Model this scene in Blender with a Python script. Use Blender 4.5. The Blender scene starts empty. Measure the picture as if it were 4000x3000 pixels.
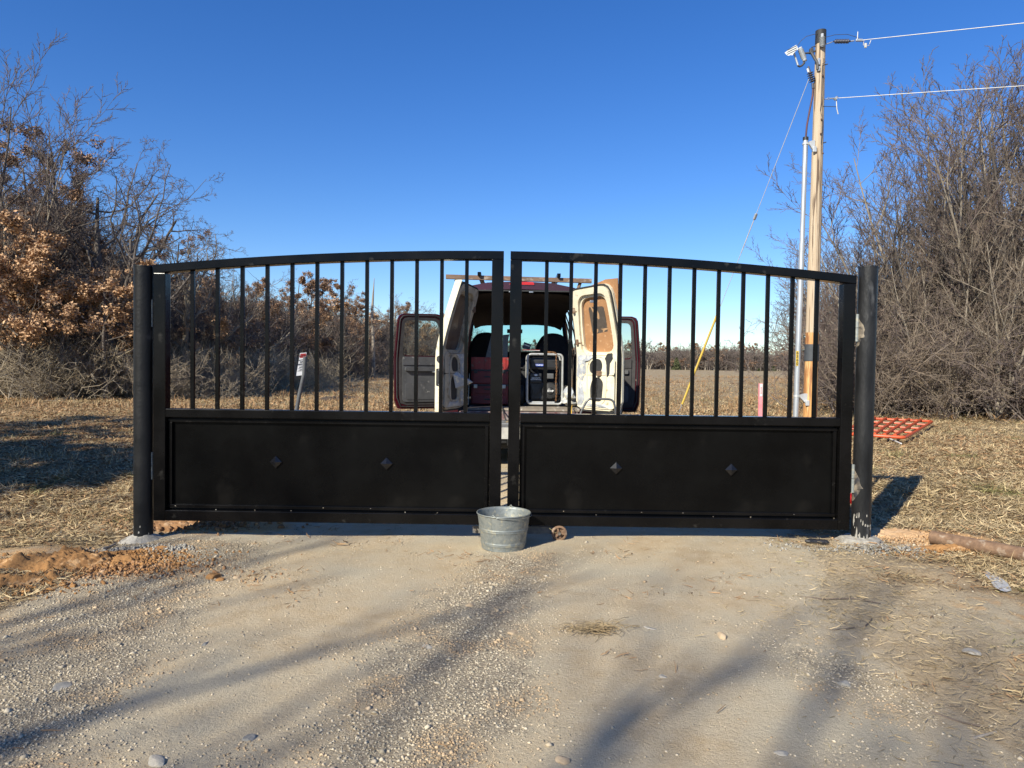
import bpy, bmesh, math, random
import numpy as np
from mathutils import Vector, Matrix

# ------------------------------------------------------------------ camera, sky, sun, exposure
SC = bpy.context.scene
COL = SC.collection
R = math.radians
FPX, PITCH, ROLL, CAMH = 2800.0, R(1.6), R(0.80), 1.5      # a 4000 px wide photo, phone lens
SUN_EL, SUN_AZ = R(34), R(37)                              # light travels towards (sin az, cos az)

_f = Vector((0, math.cos(PITCH), -math.sin(PITCH)))
_r0 = Vector((1, 0, 0)); _u0 = _r0.cross(_f)
_r = _r0 * math.cos(ROLL) + _u0 * math.sin(ROLL)
_u = -_r0 * math.sin(ROLL) + _u0 * math.cos(ROLL)
cam_d = bpy.data.cameras.new("camera"); cam = bpy.data.objects.new("camera", cam_d); COL.objects.link(cam)
cam_d.sensor_width = 36; cam_d.lens = 36 * FPX / 4000; cam_d.clip_end = 6000; cam_d.clip_start = 0.05
M4 = Matrix((( _r.x, _u.x, -_f.x, 0), (_r.y, _u.y, -_f.y, 0), (_r.z, _u.z, -_f.z, CAMH), (0, 0, 0, 1)))
cam.matrix_world = M4
SC.camera = cam

wd = bpy.data.worlds.new("World"); SC.world = wd; wd.use_nodes = True
nt = wd.node_tree; nt.nodes.clear()
wo = nt.nodes.new("ShaderNodeOutputWorld"); bg = nt.nodes.new("ShaderNodeBackground")
sk = nt.nodes.new("ShaderNodeTexSky"); sk.sky_type = 'NISHITA'; sk.sun_disc = False
sk.sun_elevation = SUN_EL; sk.sun_rotation = math.pi + SUN_AZ
sk.altitude = 300; sk.air_density = 1.0; sk.dust_density = 0.15; sk.ozone_density = 5.0
hs = nt.nodes.new("ShaderNodeHueSaturation"); hs.inputs['Hue'].default_value = 0.512; hs.inputs['Saturation'].default_value = 1.24; hs.inputs['Value'].default_value = 1.0
nt.links.new(sk.outputs[0], hs.inputs['Color']); nt.links.new(hs.outputs[0], bg.inputs[0])
bg.inputs[1].default_value = 0.104
nt.links.new(bg.outputs[0], wo.inputs[0])

sd = bpy.data.lights.new("sun", 'SUN'); so = bpy.data.objects.new("sun", sd); COL.objects.link(so)
sd.energy = 4.7; sd.angle = R(0.55); sd.color = (1.0, 0.95, 0.81)
SDIR = Vector((math.sin(SUN_AZ) * math.cos(SUN_EL), math.cos(SUN_AZ) * math.cos(SUN_EL), -math.sin(SUN_EL)))
so.rotation_euler = SDIR.to_track_quat('-Z', 'Y').to_euler(); so.location = (-20, -25, 30)

vs = SC.view_settings
vs.view_transform = 'Standard'; vs.look = 'None'; vs.gamma = 1; vs.exposure = 0.62
SC.cycles.max_bounces = 6; SC.cycles.transparent_max_bounces = 12
SC.cycles.diffuse_bounces = 3; SC.cycles.glossy_bounces = 3

# ------------------------------------------------------------------ where a pixel of the photo lies in the place
def ray(px, py):
    return _f + _r * ((px - 2000) / FPX) - _u * ((py - 1500) / FPX)
def W(px, py, Y):                                          # point at depth Y
    d = ray(px, py); return Vector((0, 0, CAMH)) + d * (Y / d.y)

# ------------------------------------------------------------------ noise and terrain
def _h(ix, iy, s):
    n = (ix.astype(np.int64) * 374761393 + iy.astype(np.int64) * 668265263 + s * 1442695041) & 0xffffffff
    n = ((n ^ (n >> 13)) * 1274126177) & 0xffffffff
    return ((n ^ (n >> 16)) & 0xffff) / 65535.0
def vn(x, y, s=0):
    x = np.asarray(x, float); y = np.asarray(y, float)
    ix = np.floor(x); iy = np.floor(y); fx = x - ix; fy = y - iy
    fx = fx * fx * (3 - 2 * fx); fy = fy * fy * (3 - 2 * fy)
    a = _h(ix, iy, s); b = _h(ix + 1, iy, s); c = _h(ix, iy + 1, s); d = _h(ix + 1, iy + 1, s)
    return (a + (b - a) * fx) * (1 - fy) + (c + (d - c) * fx) * fy - 0.5
def fbm(x, y, s=0, o=4):
    t = 0; a = 1.0; f = 1.0
    for i in range(o):
        t = t + a * vn(np.asarray(x) * f + 17 * i, np.asarray(y) * f - 9 * i, s + i); a *= .5; f *= 2.03
    return t
def sst(t): t = np.clip(t, 0, 1); return t * t * (3 - 2 * t)
def zbase(x, y):
    x = np.asarray(x, float); y = np.asarray(y, float)
    z = 0.20 * sst((y - 6.7) / 2.6)
    z = z + 0.05 * np.tanh(x / 3) * (1 - sst((y - 7) / 8))
    z = z + 0.35 * sst((y - 14) / 14) * sst((np.abs(x + 2) - 9) / 10)
    return z
def zt(x, y):
    x = np.asarray(x, float); y = np.asarray(y, float)
    near = 1 - sst((y - 12) / 20)
    off = sst((np.abs(x + 0.4) - 2.4) / 0.8)
    z = zbase(x, y) + 0.012 * fbm(x * 1.1, y * 1.1, 3, 4) + (0.03 * off + .004) * near * fbm(x * 3.0, y * 3.0, 8, 4)
    z = z + 0.20 * fbm(x * .11, y * .11, 21, 3) * sst((y - 15) / 30)
    return z
def ZG(x, y): return float(zt(np.array([x]), np.array([y]))[0])
def G(px, py, lift=0.0):                                   # point on the ground
    d = ray(px, py); z = 0.0
    for _ in range(14):
        p = Vector((0, 0, CAMH)) + d * ((z - CAMH) / d.z)
        if p.y > 400 or p.y < 0: break
        z = ZG(p.x, p.y)
    p.z = z + lift; return p

# ------------------------------------------------------------------ naming helpers
def thing(name, label, cat, loc=(0, 0, 0), group=None):
    o = bpy.data.objects.new(name, None); COL.objects.link(o); o.location = loc; o.empty_display_size = .1
    return tag(o, label, cat, group)
def tag(o, label=None, cat=None, group=None, kind=None):
    if label: o["label"] = label
    if cat: o["category"] = cat
    if group: o["group"] = group
    if kind: o["kind"] = kind
    return o
def wloc(o):
    v = Vector((0, 0, 0))
    while o is not None: v = v + o.location; o = o.parent
    return v

# ------------------------------------------------------------------ materials
MATS = {}
def mat(name, c1, c2=None, rough=.6, metal=0.0, scale=8.0, bump=0.0, bscale=None, lo=.35, hi=.65, detail=6, spec=.5,
        c3=None, s3=40, lo3=.6, hi3=.7, island=0.0, stretch=None, coord='Object', rough2=None, coat=0.0):
    if name in MATS: return MATS[name]
    m = bpy.data.materials.new(name); m.use_nodes = True; t = m.node_tree; N = t.nodes; L = t.links
    b = N['Principled BSDF']; b.inputs['Roughness'].default_value = rough; b.inputs['Metallic'].default_value = metal
    b.inputs['Specular IOR Level'].default_value = spec
    if coat: b.inputs['Coat Weight'].default_value = coat; b.inputs['Coat Roughness'].default_value = .08
    tc = N.new('ShaderNodeTexCoord'); src = tc.outputs[coord]
    if stretch:
        mp = N.new('ShaderNodeMapping'); mp.inputs['Scale'].default_value = stretch; L.new(src, mp.inputs[0]); src = mp.outputs[0]
    c2 = c2 or tuple(v * .75 for v in c1)
    n = N.new('ShaderNodeTexNoise'); n.inputs['Scale'].default_value = scale; n.inputs['Detail'].default_value = detail; n.inputs['Roughness'].default_value = .6
    L.new(src, n.inputs['Vector'])
    r = N.new('ShaderNodeValToRGB'); r.color_ramp.elements[0].position = lo; r.color_ramp.elements[1].position = hi
    r.color_ramp.elements[0].color = (*c1, 1); r.color_ramp.elements[1].color = (*c2, 1)
    L.new(n.outputs[0], r.inputs[0]); out = r.outputs[0]
    if c3:
        n3 = N.new('ShaderNodeTexNoise'); n3.inputs['Scale'].default_value = s3; n3.inputs['Detail'].default_value = 5; L.new(src, n3.inputs['Vector'])
        r3 = N.new('ShaderNodeMapRange'); r3.inputs[1].default_value = lo3; r3.inputs[2].default_value = hi3; L.new(n3.outputs[0], r3.inputs[0])
        mx = N.new('ShaderNodeMix'); mx.data_type = 'RGBA'; L.new(r3.outputs[0], mx.inputs[0]); L.new(out, mx.inputs[6]); mx.inputs[7].default_value = (*c3, 1)
        out = mx.outputs[2]
    if island:
        g = N.new('ShaderNodeNewGeometry'); mr = N.new('ShaderNodeMapRange'); mr.inputs[3].default_value = 1 - island; mr.inputs[4].default_value = 1 + island
        L.new(g.outputs['Random Per Island'], mr.inputs[0])
        mm = N.new('ShaderNodeVectorMath'); mm.operation = 'SCALE'; L.new(out, mm.inputs[0]); L.new(mr.outputs[0], mm.inputs[3]); out = mm.outputs[0]
    L.new(out, b.inputs['Base Color'])
    if rough2 is not None:
        rr = N.new('ShaderNodeMapRange'); rr.inputs[1].default_value = .35; rr.inputs[2].default_value = .65
        rr.inputs[3].default_value = rough; rr.inputs[4].default_value = rough2; L.new(n.outputs[0], rr.inputs[0]); L.new(rr.outputs[0], b.inputs['Roughness'])
    if bump:
        nb = N.new('ShaderNodeTexNoise'); nb.inputs['Scale'].default_value = bscale or scale * 3; nb.inputs['Detail'].default_value = 6; L.new(src, nb.inputs['Vector'])
        bp = N.new('ShaderNodeBump'); bp.inputs['Strength'].default_value = bump; bp.inputs['Distance'].default_value = .01
        L.new(nb.outputs[0], bp.inputs['Height']); L.new(bp.outputs[0], b.inputs['Normal'])
    MATS[name] = m; return m

def glass_mat(name, tint, refl=.08):
    m = bpy.data.materials.new(name); m.use_nodes = True; t = m.node_tree; N = t.nodes; L = t.links; N.clear()
    o = N.new('ShaderNodeOutputMaterial'); tr = N.new('ShaderNodeBsdfTransparent'); tr.inputs[0].default_value = (*tint, 1)
    g = N.new('ShaderNodeBsdfGlossy'); g.inputs['Roughness'].default_value = .05; fr = N.new('ShaderNodeFresnel'); fr.inputs[0].default_value = 1.45
    d = N.new('ShaderNodeBsdfDiffuse'); d.inputs[0].default_value = (.45, .43, .4, 1)
    tc = N.new('ShaderNodeTexCoord'); n = N.new('ShaderNodeTexNoise'); n.inputs['Scale'].default_value = 3; L.new(tc.outputs['Object'], n.inputs['Vector'])
    mr = N.new('ShaderNodeMapRange'); mr.inputs[1].default_value = .4; mr.inputs[2].default_value = .8; mr.inputs[3].default_value = .02; mr.inputs[4].default_value = .10
    L.new(n.outputs[0], mr.inputs[0])
    a = N.new('ShaderNodeMixShader'); b = N.new('ShaderNodeMixShader')
    L.new(mr.outputs[0], a.inputs[0]); L.new(tr.outputs[0], a.inputs[1]); L.new(d.outputs[0], a.inputs[2])
    L.new(fr.outputs[0], b.inputs[0]); L.new(a.outputs[0], b.inputs[1]); L.new(g.outputs[0], b.inputs[2]); L.new(b.outputs[0], o.inputs[0])
    return m

# ------------------------------------------------------------------ mesh builders
def mesh_np(name, V, F, smooth=False, mats=(), attrs=None):
    V = np.asarray(V, np.float32).reshape(-1, 3); F = np.asarray(F, np.int32)
    k = F.shape[1]; me = bpy.data.meshes.new(name)
    me.vertices.add(len(V)); me.vertices.foreach_set('co', V.ravel())
    me.loops.add(F.size); me.loops.foreach_set('vertex_index', F.ravel())
    me.polygons.add(len(F)); me.polygons.foreach_set('loop_start', np.arange(len(F), dtype=np.int32) * k)
    me.polygons.foreach_set('loop_total', np.full(len(F), k, np.int32))
    if smooth: me.polygons.foreach_set('use_smooth', np.ones(len(F), bool))
    for m in mats: me.materials.append(m)
    if attrs:
        for an, av in attrs.items():
            ca = me.color_attributes.new(an, 'FLOAT_COLOR', 'POINT'); ca.data.foreach_set('color', np.asarray(av, np.float32).ravel())
    me.update(calc_edges=True); me.validate(); return me

class MB:
    def __init__(s): s.v = []; s.f = []; s.m = []; s.sm = []; s.mats = []; s.cur = 0; s.smooth = False
    def use(s, m):
        if m not in s.mats: s.mats.append(m)
        s.cur = s.mats.index(m); return s
    def add(s, vs, fs, smooth=None):
        o = len(s.v); s.v += [tuple(v) for v in vs]
        for f in fs: s.f.append(tuple(i + o for i in f)); s.m.append(s.cur); s.sm.append(s.smooth if smooth is None else smooth)
        return s
    def box(s, c, d, rot=None, bev=0.0):
        c = Vector(c); hx, hy, hz = d[0] / 2, d[1] / 2, d[2] / 2
        bev = min(bev, hx * .9, hy * .9, hz * .9)
        if bev <= 0:
            vs = [Vector((x, y, z)) for x in (-hx, hx) for y in (-hy, hy) for z in (-hz, hz)]
            fs = [(0, 1, 3, 2), (4, 6, 7, 5), (0, 4, 5, 1), (2, 3, 7, 6), (0, 2, 6, 4), (1, 5, 7, 3)]
        else:
            bm = bmesh.new(); bmesh.ops.create_cube(bm, size=1)
            for v in bm.verts: v.co = Vector((v.co.x * 2 * hx, v.co.y * 2 * hy, v.co.z * 2 * hz))
            bmesh.ops.bevel(bm, geom=bm.edges[:], offset=bev, segments=2, affect='EDGES', profile=.6)
            bm.verts.index_update(); vs = [v.co.copy() for v in bm.verts]; fs = [tuple(v.index for v in f.verts) for f in bm.faces]; bm.free()
        if rot is not None: vs = [rot @ v for v in vs]
        return s.add([c + v for v in vs], fs)
    def tube(s, pts, r, n=10, closed=False, caps=True, smooth=True):
        P = [Vector(p) for p in pts]; K = len(P); rs = r if isinstance(r, (list, tuple)) else [r] * K
        vs = []; ref = None
        for i, p in enumerate(P):
            if closed: t = (P[(i + 1) % K] - P[i - 1])
            else: t = P[min(i + 1, K - 1)] - P[max(i - 1, 0)]
            t.normalize()
            if ref is None:
                ref = Vector((0, 0, 1)) if abs(t.z) < .9 else Vector((1, 0, 0))
            a = ref - t * ref.dot(t); a.normalize(); b = t.cross(a); ref = a
            for j in range(n):
                an = 2 * math.pi * j / n; vs.append(p + (a * math.cos(an) + b * math.sin(an)) * rs[i])
        fs = []
        for i in range(K if closed else K - 1):
            i2 = (i + 1) % K
            for j in range(n): fs.append((i * n + j, i * n + (j + 1) % n, i2 * n + (j + 1) % n, i2 * n + j))
        s.add(vs, fs, smooth)
        if caps and not closed:
            s.add(vs[:n], [tuple(reversed(range(n)))], False); s.add(vs[-n:], [tuple(range(n))], False)
        return s
    def lathe(s, prof, c, axis=(0, 0, 1), n=32, smooth=True):
        ax = Vector(axis).normalized(); ref = Vector((1, 0, 0)) if abs(ax.x) < .9 else Vector((0, 0, 1))
        a = (ref - ax * ref.dot(ax)).normalized(); b = ax.cross(a); c = Vector(c); vs = []
        for (rr, h) in prof:
            for j in range(n):
                an = 2 * math.pi * j / n; vs.append(c + ax * h + (a * math.cos(an) + b * math.sin(an)) * rr)
        fs = [(i * n + j, i * n + (j + 1) % n, (i + 1) * n + (j + 1) % n, (i + 1) * n + j) for i in range(len(prof) - 1) for j in range(n)]
        return s.add(vs, fs, smooth)
    def prism(s, poly, o, U, V, Nn, t):                     # 2-d outline in the frame (o,U,V), thickness t along Nn
        o = Vector(o); U = Vector(U); V = Vector(V); Nn = Vector(Nn); k = len(poly)
        a = [o + U * x + V * y for x, y in poly]; b = [p + Nn * t for p in a]
        return s.add(a + b, [tuple(reversed(range(k))), tuple(range(k, 2 * k))] + [(i, (i + 1) % k, (i + 1) % k + k, i + k) for i in range(k)])
    def ring(s, outer, inner, fn, t):                       # plate with a hole; fn(u,v,w) -> world
        k = len(outer); vs = [fn(*p, 0) for p in outer] + [fn(*p, 0) for p in inner] + [fn(*p, t) for p in outer] + [fn(*p, t) for p in inner]
        fs = []
        for i in range(k):
            j = (i + 1) % k
            fs += [(i, j, k + j, k + i), (2 * k + i, 3 * k + i, 3 * k + j, 2 * k + j), (i, 2 * k + i, 2 * k + j, j), (k + i, k + j, 3 * k + j, 3 * k + i)]
        return s.add(vs, fs)
    def build(s, name, m=None, parent=None, label=None, fix=True):
        off = wloc(parent) if parent is not None else Vector((0, 0, 0))
        me = bpy.data.meshes.new(name); me.from_pydata([(v[0] - off.x, v[1] - off.y, v[2] - off.z) for v in s.v], [], s.f)
        mats = s.mats or [m]
        for q in mats: me.materials.append(q)
        me.polygons.foreach_set('material_index', s.m); me.polygons.foreach_set('use_smooth', s.sm)
        if fix:
            bm = bmesh.new(); bm.from_mesh(me); bmesh.ops.recalc_face_normals(bm, faces=bm.faces[:]); bm.to_mesh(me); bm.free()
        o = bpy.data.objects.new(name, me); COL.objects.link(o)
        if parent is not None: o.parent = parent
        if label: o["label"] = label
        return o

def resample(poly, n, center=None):
    """n points of a closed outline at equal angles about center (star shaped)"""
    cx, cy = center; out = []
    for k in range(n):
        a = 2 * math.pi * k / n; dx, dy = math.cos(a), math.sin(a); best = None
        for i in range(len(poly)):
            x1, y1 = poly[i][0] - cx, poly[i][1] - cy; x2, y2 = poly[(i + 1) % len(poly)][0] - cx, poly[(i + 1) % len(poly)][1] - cy
            ex, ey = x2 - x1, y2 - y1; den = dx * ey - dy * ex
            if abs(den) < 1e-12: continue
            t = (x1 * ey - y1 * ex) / den; u = (x1 * dy - y1 * dx) / den
            if t > 0 and -1e-9 <= u <= 1 + 1e-9: best = t if best is None else max(best, t)
        out.append((cx + dx * (best or 0), cy + dy * (best or 0)))
    return out
def rrect(x0, y0, x1, y1, r, n=5):
    P = []
    for cx, cy, a0 in ((x1 - r, y1 - r, 0), (x0 + r, y1 - r, 90), (x0 + r, y0 + r, 180), (x1 - r, y0 + r, 270)):
        for k in range(n + 1):
            a = R(a0 + 90 * k / n); P.append((cx + r * math.cos(a), cy + r * math.sin(a)))
    return P
def roundpoly(P, r, n=4):
    out = []
    for i in range(len(P)):
        p = Vector(P[i]); a = Vector(P[i - 1]) - p; b = Vector(P[(i + 1) % len(P)]) - p
        rr = min(r, a.length * .45, b.length * .45); s0 = p + a.normalized() * rr; s1 = p + b.normalized() * rr
        for k in range(n + 1):
            t = k / n; q = s0 * (1 - t) ** 2 + p * 2 * t * (1 - t) + s1 * t * t; out.append((q.x, q.y))
    return out
def text_part(name, body, size, origin, U, V, m, parent, depth=.0015, align='CENTER', bold=0.0):
    cu = bpy.data.curves.new(name, 'FONT'); cu.body = body; cu.size = size; cu.align_x = align; cu.align_y = 'CENTER'
    cu.extrude = depth; cu.offset = bold; cu.resolution_u = 3
    tmp = bpy.data.objects.new("tmp", cu); COL.objects.link(tmp)
    dg = bpy.context.evaluated_depsgraph_get(); me = bpy.data.meshes.new_from_object(tmp.evaluated_get(dg))
    bpy.data.objects.remove(tmp); bpy.data.curves.remove(cu)
    U = Vector(U).normalized(); V = Vector(V).normalized(); N_ = U.cross(V); off = wloc(parent)
    o3 = Vector(origin) - off
    for v in me.vertices: c = v.co; v.co = o3 + U * c.x + V * c.y + N_ * c.z
    me.materials.clear(); me.materials.append(m); me.name = name
    o = bpy.data.objects.new(name, me); COL.objects.link(o); o.parent = parent; return o

# ------------------------------------------------------------------ ground materials
def ground_material(name, road):
    m = bpy.data.materials.new(name); m.use_nodes = True; t = m.node_tree; N = t.nodes; L = t.links
    b = N['Principled BSDF']; b.inputs['Roughness'].default_value = .95; b.inputs['Specular IOR Level'].default_value = .15
    tc = N.new('ShaderNodeTexCoord'); src = tc.outputs['Object']
    def noise(sc, det=8, ro=.6, st=None):
        n = N.new('ShaderNodeTexNoise'); n.inputs['Scale'].default_value = sc; n.inputs['Detail'].default_value = det; n.inputs['Roughness'].default_value = ro
        if st:
            mp = N.new('ShaderNodeMapping'); mp.inputs['Scale'].default_value = st; L.new(src, mp.inputs[0]); L.new(mp.outputs[0], n.inputs[0])
        else: L.new(src, n.inputs[0])
        return n.outputs[0]
    def rng(v, a, b_, c=0, d=1):
        q = N.new('ShaderNodeMapRange'); L.new(v, q.inputs[0])
        for i, x in zip((1, 2, 3, 4), (a, b_, c, d)): q.inputs[i].default_value = x
        return q.outputs[0]
    def mix(f, a, c):
        q = N.new('ShaderNodeMix'); q.data_type = 'RGBA'
        if isinstance(f, (int, float)): q.inputs[0].default_value = f
        else: L.new(f, q.inputs[0])
        for i, x in ((6, a), (7, c)):
            if isinstance(x, tuple): q.inputs[i].default_value = (*x, 1)
            else: L.new(x, q.inputs[i])
        return q.outputs[2]
    def mul(a, c):
        q = N.new('ShaderNodeMath'); q.operation = 'MULTIPLY'; q.use_clamp = True; L.new(a, q.inputs[0]); L.new(c, q.inputs[1]); return q.outputs[0]
    def add(a, c):
        q = N.new('ShaderNodeMath'); q.operation = 'ADD'; q.use_clamp = True; L.new(a, q.inputs[0]); L.new(c, q.inputs[1]); return q.outputs[0]
    at = N.new('ShaderNodeAttribute'); at.attribute_name = 'cover'; sp = N.new('ShaderNodeSeparateColor'); L.new(at.outputs['Color'], sp.inputs[0])
    aR, aG, aB = sp.outputs[0], sp.outputs[1], sp.outputs[2]      # R gravel, G clay, B grass
    fine = noise(55, 8, .75); mid = noise(7, 6); big = noise(1.1, 5); grit = noise(190, 3, .8)
    dirt = mix(rng(mid, .35, .65), (.48, .355, .21), (.57, .45, .29)); dirt = mix(rng(big, .4, .62), dirt, (.50, .425, .30))
    dirt = mix(rng(grit, .56, .68), dirt, (.66, .56, .42)); dirt = mix(rng(grit, .38, .28), dirt, (.24, .17, .11))
    vor = N.new('ShaderNodeTexVoronoi'); vor.inputs['Scale'].default_value = 62; L.new(src, vor.inputs[0])
    sc = N.new('ShaderNodeSeparateColor'); L.new(vor.outputs['Color'], sc.inputs[0])
    peb = mix(rng(sc.outputs[0], 0, 1), (.33, .28, .20), (.54, .445, .315)); peb = mix(rng(vor.outputs['Distance'], .35, .6), peb, (.29, .235, .165))
    gmask = rng(add(aR, rng(mid, .3, .7, -.25, .25)), .35, .7)
    col = mix(gmask, dirt, peb)
    if not road:
        soil = mix(rng(mid, .4, .62), (.19, .125, .07), (.33, .235, .14)); soil = mix(rng(fine, .45, .6), soil, (.43, .33, .20))
        straw = mix(rng(noise(38, 8, .8, (1, .45, 1)), .42, .6), (.14, .09, .045), (.40, .30, .165))
        straw = mix(rng(noise(.35, 5), .42, .62), straw, mix(rng(fine, .4, .6), (.17, .13, .075), (.42, .33, .21)))
        straw = mix(rng(noise(3.2, 6), .60, .72), straw, (.13, .135, .055))
        gv = add(aB, rng(mid, .3, .7, -.2, .2)); gr = mix(rng(gv, .10, .38), mix(.35, dirt, soil), mix(rng(gv, .40, .75), soil, straw))
        col = mix(gmask, gr, peb)
        # the wide field: mown dry weeds, browner with distance, flatter
        spy = N.new('ShaderNodeSeparateXYZ'); L.new(src, spy.inputs[0])
        fld = mix(rng(noise(2.2, 8, .75), .4, .6), (.17, .12, .068), (.47, .365, .21)); fld = mix(rng(noise(.06, 4, .5, (1, 3, 1)), .42, .6), fld, (.32, .24, .145))
        col = mix(rng(spy.outputs[1], 22, 48), col, fld)
    clay = mix(rng(mid, .35, .65), (.42, .21, .075), (.60, .36, .16)); clay = mix(rng(fine, .5, .65), clay, (.66, .44, .24))
    col = mix(rng(add(aG, rng(mid, .3, .7, -.25, .25)), .35, .7), col, clay)
    L.new(col, b.inputs['Base Color'])
    bp = N.new('ShaderNodeBump'); bp.inputs['Strength'].default_value = .8; bp.inputs['Distance'].default_value = .018
    L.new(fine, bp.inputs['Height'])
    bp2 = N.new('ShaderNodeBump'); bp2.inputs['Strength'].default_value = .6; bp2.inputs['Distance'].default_value = .008; bp2.invert = True
    L.new(mul(vor.outputs['Distance'], gmask), bp2.inputs['Height']); L.new(bp.outputs[0], bp2.inputs['Normal'])
    bp3 = N.new('ShaderNodeBump'); bp3.inputs['Strength'].default_value = .5; bp3.inputs['Distance'].default_value = .004
    L.new(grit, bp3.inputs['Height']); L.new(bp2.outputs[0], bp3.inputs['Normal'])
    L.new(bp3.outputs[0], b.inputs['Normal'])
    return m

def edge_l(y): return -3.05 + .22 * vn(np.asarray(y) * .8, 0 * np.asarray(y), 5) + .12 * vn(np.asarray(y) * 3.1, 0 * np.asarray(y), 6) - .25 * sst((4 - np.asarray(y)) / 3) 
def edge_r(y): return 1.95 + .45 * sst((np.asarray(y) - 4.2) / 1.6) + .25 * vn(np.asarray(y) * .9, 0 * np.asarray(y), 15) + .12 * vn(np.asarray(y) * 3.3, 0 * np.asarray(y), 16)
def cover(x, y):
    """R gravel, G clay, B dry grass"""
    x = np.asarray(x, float); y = np.asarray(y, float); n = fbm(x * 1.6, y * 1.6, 31, 4)
    xl, xr = edge_l(y), edge_r(y)
    lane_l = np.exp(-((x - (xl + .75 - .15 * (y - 4))) / .55) ** 2) * sst((6.3 - y) / 1.2)
    mid = np.exp(-((x - (-.25 + .10 * (y - 3))) / .48) ** 2) * sst((5.9 - y) / .8)
    post_r = np.exp(-(((x - 3.2) / .55) ** 2 + ((y - 5.85) / .32) ** 2)); post_l = np.exp(-(((x + 2.75) / .6) ** 2 + ((y - 5.75) / .28) ** 2))
    low_r = .55 * np.exp(-(((x - 1.6) / .35) ** 2 + ((y - 3.3) / .8) ** 2))
    g = np.clip(lane_l * 1.0 + mid * .80 + post_r * 1.1 + post_l * 1.2 + low_r + n * .55, 0, 1)
    clay = .85 * np.exp(-(((x + 3.75) / .6) ** 2 + ((y - 5.62) / .24) ** 2)) + np.exp(-(((x + 2.6) / .75) ** 2 + ((y - 6.5) / .30) ** 2)) \
        + np.exp(-(((x - 3.65) / .55) ** 2 + ((y - 6.15) / .3) ** 2)) + .55 * np.exp(-(((x - 3.0) / .7) ** 2 + ((y - 4.3) / .5) ** 2)) * 1.0
    gr = sst((xl - .05 - x + .5 * n) / .45) + sst((x - xr - .05 + .9 * n) / 1.5); gr = np.where(y > 11.5 + n, 1, gr)
    gr = gr * (1 - np.clip(clay * 1.3, 0, 1))
    return np.stack([g, np.clip(clay + n * .4, 0, 1) * (clay > .08), np.clip(gr, 0, 1), np.ones_like(x)], -1)

def stations(lo, hi, step, out_lo, out_hi, gr):
    a = list(np.arange(lo, hi + 1e-6, step)); s = step; v = hi
    while v < out_hi: s *= gr; v += s; a.append(v)
    s = step; v = lo; b = []
    while v > out_lo: s *= gr; v -= s; b.append(v)
    return np.array(b[::-1] + a)
def sheet(xs, ys, zf, name, m, kind='structure'):
    X, Y = np.meshgrid(xs, ys); Z = zf(X, Y); nx, ny = len(xs), len(ys)
    V = np.stack([X, Y, Z], -1).reshape(-1, 3); i = np.arange((ny - 1) * (nx - 1)); r = i // (nx - 1); c = i % (nx - 1); a = r * nx + c
    F = np.stack([a, a + 1, a + nx + 1, a + nx], -1)
    me = mesh_np(name, V, F, True, [m], {'cover': cover(X.ravel(), Y.ravel())})
    o = bpy.data.objects.new(name, me); COL.objects.link(o); o['kind'] = kind; return o

sheet(stations(-6.5, 6.5, .05, -3500, 3500, 1.12), stations(2.3, 9.0, .045, -800, 4500, 1.10), lambda X, Y: zt(X, Y) , 'ground', ground_material('ground', False))
def road_z(X, Y):
    d = np.minimum(X - edge_l(Y), edge_r(Y) - X); d = np.minimum(d, 12.4 - Y + .8 * vn(X * .9, Y * .9, 77)); d = np.minimum(d, Y + 12)
    z = zt(X, Y) + .012 * sst((d + .1) / .35) - .03 * sst((.12 - d) / .35)
    rut = .018 * (np.exp(-((X + 1.35) / .3) ** 2) + np.exp(-((X - .55) / .3) ** 2)) * .4
    return z - rut * sst(d / .5) * .5
rd = sheet(np.arange(-4.0, 3.4, .04), np.concatenate([np.arange(-13, 2.2, .25), np.arange(2.2, 7.6, .035), np.arange(7.6, 13.2, .1)]), road_z, 'dirt_road', ground_material('road', True))

# ------------------------------------------------------------------ loose cover: gravel, dead grass, leaf litter (nobody could count it)
RNG = np.random.default_rng(7)
def scatter_shapes(P, size, base_v, base_f, rot_full, squash, name, m, smooth=False, tilt=None):
    n = len(P); q = RNG.random((n, 3)) * 2 * np.pi
    def rot(ax, a):
        c, s_ = np.cos(a), np.sin(a); M = np.zeros((n, 3, 3)); i, j, k = {'x': (1, 2, 0), 'y': (2, 0, 1), 'z': (0, 1, 2)}[ax]
        M[:, i, i] = c; M[:, j, j] = c; M[:, i, j] = -s_; M[:, j, i] = s_; M[:, k, k] = 1; return M
    M = rot('z', q[:, 0])
    if rot_full: M = M @ rot('x', (q[:, 1] - np.pi) * tilt) @ rot('y', (q[:, 2] - np.pi) * tilt)
    sc = size[:, None] * (1 + (RNG.random((n, 3)) - .5) * squash)
    v = base_v[None] * sc[:, None, :]; v = np.einsum('nij,nkj->nki', M, v) + P[:, None, :]
    k = len(base_v); F = (base_f[None] + (np.arange(n) * k)[:, None, None]).reshape(-1, base_f.shape[1])
    me = mesh_np(name, v.reshape(-1, 3), F, smooth, [m]); o = bpy.data.objects.new(name, me); COL.objects.link(o); o['kind'] = 'stuff'; return o
oct_v = np.array([[1, 0, 0], [.35, .85, .1], [-.75, .6, -.1], [-.9, -.35, .05], [.2, -.95, 0], [.1, .1, .55], [0, 0, -.5]], float)
oct_f = np.array([[0, 1, 5], [1, 2, 5], [2, 3, 5], [3, 4, 5], [4, 0, 5], [1, 0, 6], [2, 1, 6], [3, 2, 6], [4, 3, 6], [0, 4, 6]])
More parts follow.
